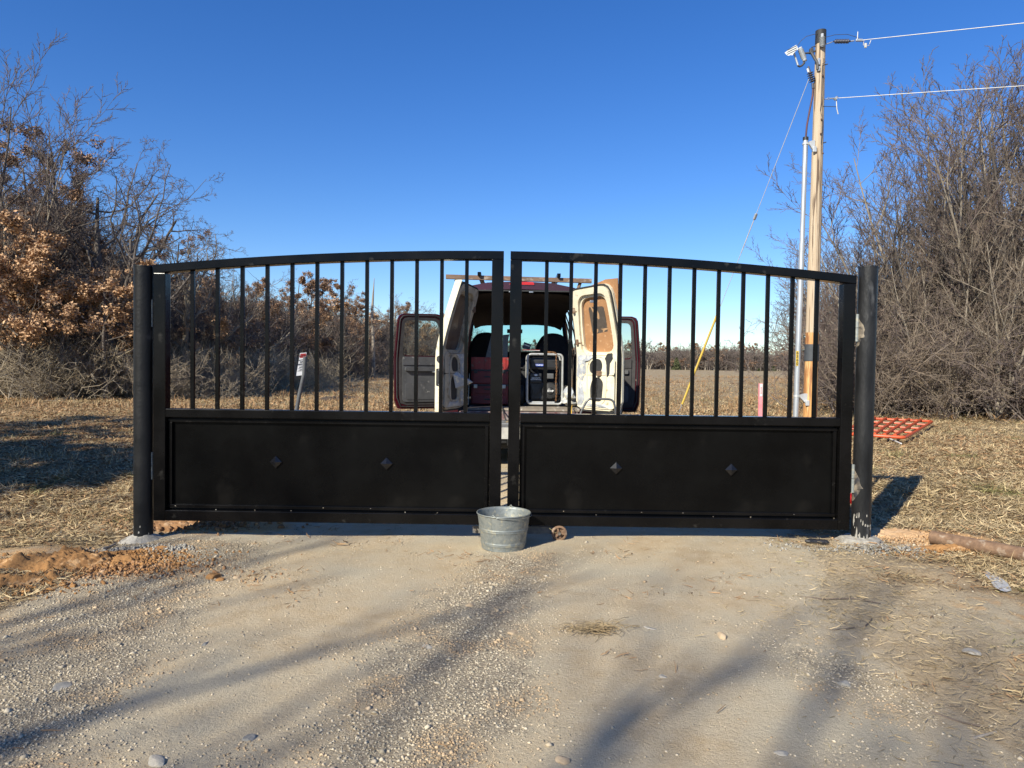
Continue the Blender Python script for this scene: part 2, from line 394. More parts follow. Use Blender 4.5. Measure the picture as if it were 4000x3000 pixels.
gravel_m = mat('gravel_stone', (.35, .30, .22), (.54, .45, .32), rough=.9, scale=.8, lo=.3, hi=.7, island=.38, c3=(.42, .30, .18), s3=2.5, lo3=.5, hi3=.6)
def gravel(n, x0, x1, y0, y1, smin, smax, thr, name='gravel'):
    x = RNG.uniform(x0, x1, n); y = y0 + (y1 - y0) * RNG.random(n) ** 1.25
    c = cover(x, y)[:, 0] * (1 - .7 * cover(x, y)[:, 2]); keep = RNG.random(n) < np.clip((c - thr) * 1.9, .03, 1); x, y = x[keep], y[keep]
    s = smin + (smax - smin) * RNG.random(len(x)) ** 3.2
    z = np.maximum(zt(x, y), road_z(x, y)) + s * .18
    return scatter_shapes(np.stack([x, y, z], -1), s, oct_v, oct_f, True, .6, name, gravel_m, tilt=.12)
gravel(200000, -3.8, 3.6, 2.3, 6.6, .0028, .009, .16)
gravel(5000, -3.7, 3.8, 2.3, 6.6, .006, .020, .28, 'coarse_gravel')

straw_m = mat('dead_grass', (.34, .25, .13), (.52, .40, .23), rough=.9, scale=2, island=.42, c3=(.20, .19, .07), s3=1.2, lo3=.60, hi3=.68, spec=.2)
dark_m = mat('leaf_litter', (.22, .125, .06), (.40, .25, .13), rough=.9, scale=1.5, island=.4, spec=.2)
def blades(x, y, ln, wd_, name, up=.25, m=straw_m):
    n = len(x); a = RNG.random(n) * 2 * np.pi; e = np.abs(RNG.normal(0, up, n)); z = zt(x, y)
    d = np.stack([np.cos(a) * np.cos(e), np.sin(a) * np.cos(e), np.sin(e)], -1); s_ = np.stack([-np.sin(a), np.cos(a), RNG.normal(0, .5, n)], -1)
    p = np.stack([x, y, z + .004 + np.abs(RNG.normal(0, .010, n))], -1); bend = RNG.normal(0, .25, (n, 1)) * s_
    w = (wd_ * (.6 + .8 * RNG.random(n)))[:, None]; l = (ln * (.4 + 1.1 * RNG.random(n)))[:, None]
    v = np.stack([p - s_ * w, p + s_ * w, p + d * l * .55 + s_ * w + bend * l * .3, p + d * l * .55 - s_ * w + bend * l * .3, p + d * l + bend * l + s_ * w * .2, p + d * l + bend * l - s_ * w * .2], 1)
    f = np.array([[0, 1, 2, 3], [3, 2, 4, 5]]); F = (f[None] + (np.arange(n) * 6)[:, None, None]).reshape(-1, 4)
    me = mesh_np(name, v.reshape(-1, 3), F, False, [m]); o = bpy.data.objects.new(name, me); COL.objects.link(o); o['kind'] = 'stuff'; return o
def region(n, ymin, ymax, pw=1.0, thr=.3, wid=.78):
    y = ymin + (ymax - ymin) * RNG.random(n) ** pw; x = (RNG.random(n) * 2 - 1) * (y * wid + .6)
    c = cover(x, y)[:, 2]; keep = (c + .5 * fbm(x * 2.2, y * 2.2, 50, 3)) > thr + .25 * RNG.random(n); return x[keep], y[keep]
x, y = region(170000, 2.5, 8.5, .8); blades(x, y, .045 + .004 * y, .0011 + .00025 * y, 'dead_grass', .22)
x, y = region(120000, 8.5, 19, 1.2); blades(x, y, .065, .0035, 'dead_grass', .3)
x, y = region(60000, 19, 45, 1.2); blades(x, y, .09, .006, 'dead_grass', .5); x, y = region(30000, 19, 60, 1.2); blades(x, y, .10, .008, 'dead_grass', .6, dark_m)
n = 60000; y = RNG.uniform(6.2, 20, n); x = -3.2 - RNG.random(n) * (y * .75 - 2.0); blades(x, y, .04 + .002 * y, .0015 + .0003 * y, 'dead_grass', .2, dark_m)
# weeds standing in the mown field
xt, yt = region(2600, 18, 75, 1.0, .2); k = 14
x = (xt[:, None] + RNG.normal(0, .12, (len(xt), k))).ravel(); y = (yt[:, None] + RNG.normal(0, .12, (len(xt), k))).ravel()
blades(x, y, .18, .007, 'field_weeds', 1.1, dark_m)
# taller tufts
xt, yt = region(900, 6.5, 30, 1.0, .45); k = 26
x = (xt[:, None] + RNG.normal(0, .05, (len(xt), k))).ravel(); y = (yt[:, None] + RNG.normal(0, .05, (len(xt), k))).ravel()
blades(x, y, .10, .003, 'dead_grass', 1.0)
# leaf litter
leaf_v = np.array([[-1, 0, .15], [-.2, -.5, -.05], [1, 0, .2], [-.1, .55, .1]], float); leaf_f = np.array([[0, 1, 2, 3]])
x, y = region(26000, 3.0, 24, .9, .25); x2 = RNG.uniform(-26, -3, 9000); y2 = RNG.uniform(11, 30, 9000); x = np.concatenate([x, x2]); y = np.concatenate([y, y2])
scatter_shapes(np.stack([x, y, zt(x, y) + .012], -1), .012 + .0022 * y * RNG.random(len(x)), leaf_v, leaf_f, True, .5, 'leaf_litter', dark_m, tilt=.25)
x, y = region(60000, 2.6, 14, .7, .1); blades(x, y, .05 + .003 * y, .0012 + .0003 * y, 'dead_grass', .15, dark_m)
# straw and chaff spilling over the right edge of the road
n = 7000; y = RNG.uniform(2.4, 6.2, n); x = edge_r(y) + RNG.normal(-.05, .42, n) + .25
blades(x, y, .05, .0013, 'dead_grass', .1)

# ------------------------------------------------------------------ the gate
black = mat('black_gloss_paint', (.0025, .0025, .0028), (.006, .0055, .0055), rough=.16, rough2=.26, scale=3, bump=.05, bscale=18, spec=.16, c3=(.035, .033, .03), s3=9, lo3=.66, hi3=.8)
panel_m = mat('black_panel_paint', (.0022, .0022, .0024), (.0045, .0045, .0045), rough=.15, rough2=.24, scale=1.6, bump=.12, bscale=2.5, spec=.12, c3=(.012, .011, .010), s3=3, lo3=.60, hi3=.85)
postL_m = mat('black_pipe_paint', (.006, .006, .0065), (.013, .013, .0135), rough=.42, rough2=.6, spec=.28, scale=5, bump=.25, bscale=45, c3=(.09, .085, .08), s3=5, lo3=.66, hi3=.82)
postR_m = mat('worn_black_pipe_paint', (.008, .008, .0085), (.02, .02, .0205), rough=.36, rough2=.55, spec=.32, scale=4, bump=.3, bscale=40, c3=(.17, .17, .17), s3=5, lo3=.62, hi3=.80, stretch=(1.5, 1.5, .5))
weld_m = mat('bare_weld_steel', (.30, .28, .25), (.16, .12, .09), rough=.45, metal=.7, scale=30, bump=.3, c3=(.55, .44, .30), s3=14, lo3=.5, hi3=.6)
galv = mat('galvanised_steel', (.33, .345, .32), (.21, .23, .225), rough=.48, rough2=.68, metal=.6, scale=22, bump=.08, bscale=60, c3=(.42, .40, .31), s3=30, lo3=.55, hi3=.66)
conc = mat('concrete_splash', (.40, .37, .32), (.25, .23, .195), rough=.95, scale=14, bump=.5, bscale=50)
rust = mat('rusty_iron', (.13, .075, .045), (.24, .145, .085), rough=.85, scale=20, bump=.4, bscale=70, c3=(.34, .26, .19), s3=14, lo3=.55, hi3=.66)

GY = 6.08
boss_m = mat('glossy_boss_paint', (.006, .006, .007), (.01, .01, .011), rough=.09, spec=.4, scale=20)
XL0, XL1 = -3.02, -0.083                                   # left leaf
XR0, XR1 = -0.027, 2.874                                   # right leaf
CX, ZC = -.055, 2.445
def arch(x):                                               # underside-to-top height of the arched rail
    u = (x - CX) / 2.96; return ZC - .155 * u * u - .012 * max(u, 0)
def leaf(x0, x1, hinge_left, label):
    t = thing('gate_leaf', label, 'gate', ((x0 + x1) / 2, GY, .13), 'leaves of the driveway gate')
    T = .10; zb = .132; D = .10
    for xa, xb, nm, hd in ((x0, x0 + (.10 if hinge_left else .098), 'hinge_stile' if hinge_left else 'lock_stile', 1), (x1 - (.098 if hinge_left else .10), x1, 'lock_stile' if hinge_left else 'hinge_stile', 0)):
        m = MB(); ztop = min(arch(xa), arch(xb)) - .068
        m.box(((xa + xb) / 2, GY, (zb + ztop) / 2), (xb - xa, D, ztop - zb), bev=.006); m.build(nm, black, t)
    # arched top rail, lofted
    m = MB(); n = 26; xs = [x0 - .0 + (x1 - x0) * i / n for i in range(n + 1)]; b = .006; h = .072
    prof = [(-D / 2 - .002, -h + b), (-D / 2 - .002 + b, -h), (D / 2 + .002 - b, -h), (D / 2 + .002, -h + b), (D / 2 + .002, -b), (D / 2 + .002 - b, 0), (-D / 2 - .002 + b, 0), (-D / 2 - .002, -b)]
    vs_ = [(x, GY + p[0], arch(x) + p[1]) for x in xs for p in prof]; k = len(prof)
    fs = [(i * k + j, i * k + (j + 1) % k, (i + 1) * k + (j + 1) % k, (i + 1) * k + j) for i in range(n) for j in range(k)]
    m.add(vs_, fs); m.add(vs_[:k], [tuple(range(k))]); m.add(vs_[-k:], [tuple(range(k))]); m.build('top_rail', black, t)
    xa, xb = x0 + .10, x1 - .10
    MB().box(((xa + xb) / 2, GY, 1.047), (xb - xa, D - .004, .072), bev=.006).build('mid_rail', black, t)
    MB().box(((xa + xb) / 2, GY, .178), (xb - xa, D - .004, .090), bev=.006).build('bottom_rail', black, t)
    MB().box(((xa + xb) / 2, GY + .018, (.223 + 1.011) / 2), (xb - xa, .004, 1.011 - .223)).build('panel', panel_m, t)
    m = MB(); e = .028                                      # bead of square bar round the panel
    for zz, ww in ((.225 + e / 2 + .012, xb - xa - .01), (1.009 - e / 2 - .012, xb - xa - .01)):
        m.box(((xa + xb) / 2, GY + .002, zz), (ww, .028, e), bev=.003)
    for xx in (xa + e / 2 + .012, xb - e / 2 - .012): m.box((xx, GY + .002, .617), (e, .027, .70), bev=.003)
    m.build('panel_trim', black, t)
    m = MB().use(weld_m)                                    # tack welds along the trim
    rr = random.Random(5 if hinge_left else 6)
    for i in range(9):
        m.box((xa + .06 + (xb - xa - .12) * i / 8 + rr.uniform(-.05, .05), GY - .014, .2265 + rr.choice((0, .027))), (.010, .007, .006), bev=.0025)
    wsp = m.build('weld_spots', None, t); wsp['kind'] = 'stuff'
    # bars
    nb = 12
    for i in range(nb):
        x = xa + (xb - xa) * (i + 1) / (nb + 1); zt_ = arch(x) - .071
        MB().box((x, GY, (1.083 + zt_) / 2), (.031, .031, zt_ - 1.083), bev=.003).build('bar', black, t)
    for fx in ((.335, .680) if hinge_left else (.305, .668)):    # pyramid bosses
        cx_, cz = xa + (xb - xa) * fx, .625 + (.012 if hinge_left else 0); s_ = .052; y0 = GY + .016; p = (cx_, y0 - .0325, cz)
        q = [(cx_ + s_ * math.cos(R(a)), y0, cz + s_ * math.sin(R(a))) for a in (0, 90, 180, 270)]
        q2 = [(cx_ + s_ * math.cos(R(a)), y0 - .014, cz + s_ * math.sin(R(a))) for a in (0, 90, 180, 270)]
        m = MB(); m.add(q + q2 + [p], [(0, 1, 5, 4), (1, 2, 6, 5), (2, 3, 7, 6), (3, 0, 4, 7), (4, 5, 8), (5, 6, 8), (6, 7, 8), (7, 4, 8)]); m.build('boss', boss_m, t)
    hx = x0 - .030 if hinge_left else x1 + .030; sg = 1 if hinge_left else -1
    for z0, z1 in (((1.77, 2.0), (.48, .71)) if hinge_left else ((1.73, 1.96), (.45, .69))):
        m = MB().use(galv); zm = (z0 + z1) / 2
        m.tube([(hx, GY - .02, z0), (hx, GY - .02, zm - .002)], .019, 14); m.tube([(hx, GY - .02, zm + .002), (hx, GY - .02, z1)], .019, 14)
        hg = m.build('hinge', None, t)
        m = MB().use(weld_m); m.box((hx - sg * .024, GY - .036, z0 + .06), (.034, .014, .115), bev=.004)
        m.build('hinge_plate', None, hg)
    return t
leafL = leaf(XL0, XL1, True, 'black steel gate leaf nearer the brown oak wood')
leafR = leaf(XR0, XR1, False, 'black steel gate leaf nearer the wooden utility pole, iron wheel under it')

def post(x, y, zb, zt_, lean, m_, label, scuff):
    t = thing('gate_post', label, 'post', (x, y, zb), 'steel pipe posts of the gate')
    r = .0765; m = MB(); top = Vector((x + lean, y, zt_)); bot = Vector((x, y, zb - .25)); n = 16
    m.tube([bot.lerp(top, i / n) for i in range(n + 1)], r, 40, caps=False)
    m.tube([bot.lerp(top, i / n) for i in range(n - 2, n + 1)], r - .007, 40, caps=False)
    ringo = []                                              # ragged torch-cut rim
    k = 40; rr = random.Random(4)
    vs_ = []
    for j in range(k):
        a = 2 * math.pi * j / k; dz = rr.uniform(-.002, .010)
        vs_ += [(top.x + math.cos(a) * (r + rr.uniform(0, .004)), top.y + math.sin(a) * (r + .002), top.z - .006), (top.x + math.cos(a) * (r + .001), top.y + math.sin(a) * (r + .001), top.z + dz), (top.x + math.cos(a) * (r - .008), top.y + math.sin(a) * (r - .008), top.z + dz * .7), (top.x + math.cos(a) * (r - .008), top.y + math.sin(a) * (r - .008), top.z - .01)]
    m.add(vs_, [(4 * j + q, 4 * ((j + 1) % k) + q, 4 * ((j + 1) % k) + q + 1, 4 * j + q + 1) for j in range(k) for q in range(3)])
    p = m.build('pipe', m_, t)
    # cement splashed round the foot
    m = MB(); rr = random.Random(9)
    for i in range(26 if scuff else 15):
        a = rr.uniform(math.pi * 1.08, math.pi * 1.92); h = rr.uniform(.012, .03 + (.10 if scuff else .05) * rr.random() ** 2); w_ = rr.uniform(.002, .010); z0 = zb + rr.uniform(-.01, .20 if scuff else .12)
        c = Vector((math.cos(a), math.sin(a), 0)); s_ = Vector((-c.y, c.x, 0)); o_ = Vector((x, y, 0)) + c * (r - .004)
        pts = [(-w_, 0), (-.4 * w_, -.2 * h), (w_, .1 * h), (.8 * w_, .7 * h), (0, h), (-.8 * w_, .6 * h)]
        m.prism([(u, z0 + v) for u, v in pts], o_, s_, (0, 0, 1), c, .0055)
    cs_ = m.build('cement_splash', conc, t); cs_['kind'] = 'stuff'
    m = MB(); kk = 36                                       # rough collar of set concrete
    pr = [(r - .004, .05 if not scuff else .02), (r + .012, .035 if not scuff else .015), (r + .07, .01), (r + .15, -.05)]
    vs_ = []
    for q, (rr_, hh) in enumerate(pr):
        for j in range(kk):
            a = 2 * math.pi * j / kk; e = 1 + .25 * float(vn(np.array([math.cos(a) * 3 + x]), np.array([math.sin(a) * 3 + q]), 5)[0]) * (q > 0)
            vs_.append((x + math.cos(a) * rr_ * e, y + math.sin(a) * rr_ * e, zb + hh + .012 * float(vn(np.array([a * 4]), np.array([q * 1.7]), 6)[0])))
    m.add(vs_, [(q * kk + j, q * kk + (j + 1) % kk, (q + 1) * kk + (j + 1) % kk, (q + 1) * kk + j) for q in range(3) for j in range(kk)], False)
    m.build('footing', conc, t)
    return t
pl = W(560, 2115, GY - .02); pr_ = W(3361, 2108, GY - .02)
zl = ZG(pl.x, pl.y); zr = ZG(pr_.x, pr_.y)
post(pl.x, GY - .02, zl, W(561, 1042, GY).z, W(561, 1042, GY - .02).x - pl.x, postL_m, 'plain black pipe post of the gate with the orange clay heap at its foot', False)
post(pr_.x, GY - .02, zr, W(3392, 1045, GY).z, W(3392, 1045, GY - .02).x - pr_.x, postR_m, 'scuffed black steel pipe post beside the rusty pipe, streaked with cement', True)

hm = mat('burnt_paint', (.40, .33, .24), (.10, .085, .07), rough=.5, metal=.3, scale=12, lo=.40, hi=.60, c3=(.05, .05, .055), s3=16, lo3=.52, hi3=.60)
def heat_mark(postobj, cx_, cy_, z0, z1, side, spread):
    m = MB(); rr = random.Random(int(z0 * 50)); nz, na = 12, 8; vs_ = []
    for i in range(nz + 1):
        z = z0 + (z1 - z0) * i / nz; wd = spread * math.sin(math.pi * (i + .35) / (nz + .7)) * rr.uniform(.8, 1.15)
        for j in range(na + 1):
            a = (math.pi if side < 0 else 0) + (1 if side < 0 else -1) * (-.25 + (wd + .25) * j / na); vs_.append((cx_ + math.cos(a) * .0772, cy_ + math.sin(a) * .0772, z))
    m.add(vs_, [(i * (na + 1) + j, i * (na + 1) + j + 1, (i + 1) * (na + 1) + j + 1, (i + 1) * (na + 1) + j) for i in range(nz) for j in range(na)], True); m.build('heat_mark', hm, postobj, fix=False)
pR = [o for o in COL.objects if o.name.startswith('gate_post')]
pR = sorted(pR, key=lambda o: o.location.x); lx = W(3392, 1045, GY - .02).x - pr_.x; hz_ = W(3392, 1045, GY).z
for z0, z1, sp_ in ((1.68, 1.93, 1.0), (.38, .66, 1.1)): heat_mark(pR[1], pr_.x + lx * ((z0 + z1) / 2 - zr) / (hz_ - zr), GY - .02, z0, z1, -1, sp_)
heat_mark(pR[0], pl.x, GY - .02, 1.72, 1.86, 1, .55)

# ------------------------------------------------------------------ tub, iron wheel, pipe, bits on the ground
t = thing('wash_tub', 'round galvanised metal wash tub standing in front of the gate gap', 'tub', (-.052, 5.80, ZG(-.052, 5.80)))
c = t.location + Vector((0, 0, .012)); m = MB(); m.smooth = True
H_ = .284; RB, RT = .176, .214
def tr(h): return RB + (RT - RB) * h / H_
P = [(0, .012), (RB - .012, .012), (RB - .003, 0), (RB + .002, .002)]
for i in range(1, 60):
    h = H_ * i / 60; rg = 0
    for hc in (.042, .055, .150, .165): rg += .0045 * math.exp(-((h - hc) / .0045) ** 2)
    P.append((tr(h) + rg, h))
P += [(RT + .002, H_ - .003)]
inner = [(tr(H_ * i / 20) - .004, H_ * i / 20) for i in range(20, 1, -1)] + [(RB - .02, .016), (0, .015)]
m.lathe(P + [(RT + .001, H_)] + inner, c, n=72); m.build('shell', galv, t)
MB().tube([c + Vector((math.cos(a) * (RT + .003), math.sin(a) * (RT + .003), H_ - .001)) for a in np.linspace(0, 2 * math.pi, 72, endpoint=False)], .0055, 8, closed=True).build('rolled_rim', galv, t)
for a0 in (-112, 75):                                       # ears and the wire bail lying on the rim
    a = R(a0); e = c + Vector((math.cos(a) * (RT + .006), math.sin(a) * (RT + .006), H_))
    s_ = Vector((-math.sin(a), math.cos(a), 0)); MB().tube([e - s_ * .03 + Vector((0, 0, .002)), e - s_ * .012 + Vector((0, 0, .004)), e + Vector((0, 0, .019)), e + s_ * .012 + Vector((0, 0, .004)), e + s_ * .03 + Vector((0, 0, .002))], .003, 6).build('ear', galv, t)
MB().tube([c + Vector((math.cos(R(a)) * (RT + .012), math.sin(R(a)) * (RT + .012), H_ - .006 - .010 * math.sin(R((a + 105) / 187 * 180)))) for a in np.linspace(-105, 70, 30)], .0028, 6).build('bail', galv, t)
MB().prism([(-.0015, .0), (.0015, .0), (.0015, .27), (-.0015, .27)], c + Vector((math.cos(R(-118)) * (RB + .001), math.sin(R(-118)) * (RB + .001), .006)), (math.cos(R(-28)), math.sin(R(-28)), 0), ((RT - RB) / H_ * math.cos(R(-118)), (RT - RB) / H_ * math.sin(R(-118)), 1), (math.cos(R(-118)), math.sin(R(-118)), 0), .0022).build('seam', galv, t)

wc = W(2184, 2082, GY - .03)
t = thing('iron_wheel', 'small rusty spoked iron wheel on a flat bar under the gate bottom', 'wheel', (wc.x, wc.y, ZG(wc.x, wc.y)))
m = MB(); m.smooth = True; rr_ = wc.z - ZG(wc.x, wc.y); rr_ = max(.055, min(.068, rr_)); wc.z = ZG(wc.x, wc.y) + rr_
m.lathe([(0, .008), (rr_ - .012, .008)], wc, (0, 1, 0), 30); m.lathe([(rr_ - .018, -.016), (rr_ + .000, -.018), (rr_ + .001, -.014), (rr_ - .004, -.010), (rr_ - .004, .010), (rr_ + .001, .014), (rr_, .018), (rr_ - .018, .016), (rr_ - .018, -.016)], wc, (0, 1, 0), 36)
for k in range(3):
    a = R(90 + 120 * k + 20); m.box(wc + Vector((math.cos(a) * .03, -.004, math.sin(a) * .03)), (.045, .014, .016), Matrix.Rotation(-a, 3, 'Y'), .002)
m.build('rim_and_spokes', rust, t)
m = MB(); m.tube([wc + Vector((0, -.032, 0)), wc + Vector((0, .05, 0))], .013, 12); m.build('axle', weld_m, t)
a_ = W(1846, 2080, GY - .01); bl = wc.x - .035
m = MB(); m.box(((a_.x + bl) / 2, GY + .01, wc.z + .012), (bl - a_.x, .008, .062), bev=.002)
for q in (-1, 1): m.box(((a_.x + bl) / 2 + .05, GY + .012 + .012, wc.z + .012 + q * .029), (bl - a_.x - .1, .024, .006))
m.build('flat_bar', mat('grey_steel_bar', (.12, .115, .11), (.22, .20, .17), rough=.7, metal=.3, scale=18, bump=.2), t)
m = MB(); m.tube([(a_.x + .02, GY - .018, wc.z + .012), (a_.x + .02, GY + .02, wc.z + .012)], .013, 6); m.build('bolt', weld_m, t)
MB().box((wc.x - .02, GY + .012, wc.z + .04), (.05, .05, .05), bev=.004).build('caster_fork', rust, t)
MB().tube([(wc.x - .085, GY - .04, wc.z + .042), (wc.x - .03, GY - .03, wc.z + .0)], .004, 6).build('cotter', mat('brass_pin', (.6, .5, .25), rough=.4, metal=.6), t)

# rusty pipe
p0 = G(3640, 2128); p1 = G(4000, 2196); d = (p1 - p0); d.z = 0; d.normalize(); rp = .054
t = thing('rusty_pipe', 'long rusty brown steel pipe lying in the grass beside the scuffed post', 'pipe', p0)
pts = []
for i in range(24):
    q = p0 + d * (i * .1); q.z = ZG(q.x, q.y) + rp * .72; pts.append(q)
z0, z1 = pts[0].z, pts[-1].z
for i, q in enumerate(pts): q.z = z0 + (z1 - z0) * i / 23 + .006 + .02
m = MB(); m.tube(pts, rp, 28, caps=False); m.tube(pts[:6], rp - .006, 28, caps=False)
m.lathe([(rp, 0), (rp - .003, -.004), (rp - .006, 0)], pts[0], d, 28); m.build('pipe_wall', rust, t)

stone_c = mat('concrete_crumb', (.36, .335, .29), (.26, .24, .205), rough=.95, scale=9, island=.2)
def heap(name, label, cat, cx, cy, rx, ry, h, m_, seed, rot=0, sink=.02, rough_=.5, kind=None, res=.011):
    n = int(max(rx, ry) * 2.2 / res); n = min(n, 200); g = np.linspace(-1.25, 1.25, n); U, V = np.meshgrid(g, g)
    c_, s_ = math.cos(rot), math.sin(rot); X = cx + U * rx * c_ - V * ry * s_; Y = cy + U * rx * s_ + V * ry * c_
    rad = np.sqrt(U * U + V * V) + .35 * fbm(X * 3, Y * 3, seed, 3)
    body = h * sst((1.05 - rad) / 1.0) * (1 + rough_ * fbm(X * 5, Y * 5, seed + 4, 4)) + rough_ * (.06 * np.maximum(fbm(X * 13, Y * 13, seed + 9, 3), -.05) + .035 * np.abs(fbm(X * 38, Y * 38, seed + 19, 3))) * sst((1.1 - rad) / .4)
    Z = zt(X, Y) - sink - .05 * sst((rad - .95) / .3) + body + sink * sst((1 - rad) / .3)
    V3 = np.stack([X, Y, Z], -1).reshape(-1, 3) - np.array([cx, cy, ZG(cx, cy)]); i = np.arange((n - 1) * (n - 1)); r = i // (n - 1); c2 = i % (n - 1); a = r * n + c2
    me = mesh_np(name, V3, np.stack([a, a + 1, a + n + 1, a + n], -1), True, [m_]); o = bpy.data.objects.new(name, me); COL.objects.link(o); o.location = (cx, cy, ZG(cx, cy))
    return tag(o, label, cat)
clay_m = mat('orange_clay', (.38, .20, .08), (.25, .13, .055), rough=.95, scale=7, bump=.7, bscale=60, c3=(.46, .28, .14), s3=12, lo3=.58, hi3=.64, spec=.1)
clay_d = mat('brown_clay', (.36, .20, .10), (.26, .14, .07), rough=.95, scale=9, bump=.8, bscale=50, c3=(.5, .33, .2), s3=14, lo3=.55, hi3=.65, spec=.1)
sand_m = mat('pale_sandy_clay', (.60, .40, .23), (.50, .31, .16), rough=.95, scale=9, bump=.4, bscale=60, spec=.1)
q = G(260, 2205); heap('dirt_heap', 'crumbly orange clay heap dug out beside the left gate post', 'dirt heap', q.x, q.y, .62, .20, .075, clay_m, 3, R(14), rough_=1.1)
q = G(40, 2290); heap('dirt_heap', 'low smooth mound of orange clay at the very edge of the frame', 'dirt heap', q.x, q.y, .35, .14, .06, clay_m, 13, R(30), rough_=1.0)
q = G(500, 2165); heap('dirt_heap', 'thin tongue of orange clay running up to the foot of the left post', 'dirt heap', q.x, q.y, .38, .08, .035, clay_m, 23, R(25))
q = G(690, 2070); heap('dirt_heap', 'brown dirt clods behind the gate leaf by its hinge side', 'dirt heap', q.x, q.y + .12, .42, .14, .075, clay_d, 33, R(12), rough_=.9)
q = G(3490, 2090); heap('dirt_heap', 'pale sandy mound between the scuffed post and the pipe end', 'dirt heap', q.x, q.y, .36, .20, .022, sand_m, 43, R(-25), sink=.012, rough_=.5)
q = G(3700, 2150); heap('dirt_heap', 'orange clay spilled along the front of the rusty pipe', 'dirt heap', q.x, q.y, .30, .07, .035, clay_m, 53, R(-22))

def clods(px, py, sx, sy, n, m_, smax=.022):
    q = G(px, py); x = q.x + RNG.normal(0, sx, n); y = q.y + RNG.normal(0, sy, n); s_ = .004 + smax * RNG.random(n) ** 3
    scatter_shapes(np.stack([x, y, np.maximum(zt(x, y), road_z(x, y)) + s_ * .2 + .03 * np.exp(-((x - q.x) / sx) ** 2 - ((y - q.y) / sy) ** 2) * RNG.random(n)], -1), s_, oct_v, oct_f, True, .7, 'soil_crumbs', m_, tilt=.5)
clods(260, 2200, .42, .13, 5200, clay_m, .020); clods(230, 2210, .40, .12, 2000, clay_d, .018); clods(330, 2240, .5, .12, 1500, clay_d, .013); clods(500, 2170, .35, .10, 900, clay_m, .010); clods(690, 2062, .35, .12, 900, clay_d, .035); clods(40, 2300, .3, .1, 500, clay_m); clods(3560, 2110, .35, .13, 900, sand_m, .012); clods(3720, 2160, .25, .07, 600, clay_m, .016); clods(560, 2150, .22, .06, 900, stone_c, .016); clods(3400, 2150, .35, .08, 900, stone_c, .014)
def rock(px, py, s, m_, label, seed, cat='rock', name='rock', grp=None, flat=.55, ext=(1, 1)):
    p = G(px, py); bm = bmesh.new(); bmesh.ops.create_icosphere(bm, subdivisions=3, radius=1); rr = random.Random(seed); ax = [Vector((rr.gauss(0, 1), rr.gauss(0, 1), rr.gauss(0, 1))).normalized() for _ in range(9)]; ds = [rr.uniform(.6, .95) for _ in ax]
    for v in bm.verts:
        for a, d_ in zip(ax, ds):
            k = v.co.dot(a)
            if k > d_: v.co -= a * (k - d_)
        v.co = Vector((v.co.x * s * ext[0], v.co.y * s * ext[1], v.co.z * s * flat))
    me = bpy.data.meshes.new(name); bm.to_mesh(me); bm.free(); me.materials.append(m_)
    o = bpy.data.objects.new(name, me); COL.objects.link(o); o.location = p + Vector((0, 0, s * flat * .45)); o.rotation_euler.z = rr.uniform(0, 3)
    return tag(o, label, cat, grp)
stone_g = mat('grey_stone', (.36, .325, .27), (.46, .41, .33), rough=.95, scale=14, bump=.4, spec=.15); stone_t = mat('tan_stone', (.50, .38, .25), (.40, .29, .18), rough=.95, scale=14, bump=.4, spec=.15); stone_b = mat('blue_grey_stone', (.20, .19, .17), (.30, .28, .25), rough=.95, scale=14, bump=.4, spec=.15)
rock(835, 2262, .055, clay_m, 'orange clay clod on the gravel strip left of the road', 1, 'clod', 'dirt_clod', flat=.6)
rock(862, 2272, .035, clay_m, 'small orange clod touching the bigger clod on the gravel strip', 2, 'clod', 'dirt_clod')
rock(925, 2262, .030, stone_t, 'tan stone on the gravel strip right of the orange clods', 3)
rock(2820, 2495, .045, stone_t, 'tan rock alone on the road right of the straw clump', 4, flat=.5, ext=(1, .6))
rock(2590, 2650, .022, stone_g, 'little rounded grey stone below the straw clump on the road', 5)
rock(3295, 2685, .030, stone_g, 'chunky grey stone on the bare road near its right edge', 6, flat=.8)
rock(3370, 2150, .050, stone_b, 'dark flat stone in the chaff before the scuffed gate post', 7, flat=.25)
rock(2000, 2480, .035, stone_t, 'tan stone on the gravel band left of the straw clump', 8)
rock(1835, 2372, .032, stone_t, 'tan stone on the dirt in front of the tub, farther left', 9)
rock(3795, 2555, .045, stone_g, 'pale stone in the chips at the right edge of the road', 10, flat=.4)
rock(3055, 2955, .035, stone_g, 'flat pale stone near the bottom edge of the road', 11, flat=.4, ext=(1, .6))
rock(2200, 2980, .032, stone_t, 'tan stone on gravel at the very bottom of the picture', 12)
rock(610, 2985, .055, stone_g, 'flat grey stone bedded in the road at the bottom left', 13, flat=.3, ext=(1, .6))
rock(1665, 2535, .055, stone_g, 'flat pale grey stone bedded in the middle of the road', 14, flat=.22, ext=(1, .7))
rock(240, 2690, .05, stone_b, 'dark stone half buried in the left gravel band', 15, flat=.3)
rock(800, 2525, .04, stone_b, 'blue grey chip lying right of the left gravel band', 16, flat=.3, ext=(1, .5))
rock(2540, 2460, .045, stone_g, 'pale flat chip on the road above the lone tan rock', 17, flat=.25, ext=(1.2, .5))
rock(975, 2895, .03, stone_b, 'small dark stone on the road near the bottom, left of centre', 18, flat=.6)
hb = rock(10, 2293, .05, mat('yellow_green_fruit', (.42, .43, .10), (.33, .36, .10), rough=.8, scale=20, bump=1.0, bscale=60), 'yellow green hedge apple lying at the left edge of the frame', 19, 'fruit', 'hedge_apple', flat=.95)

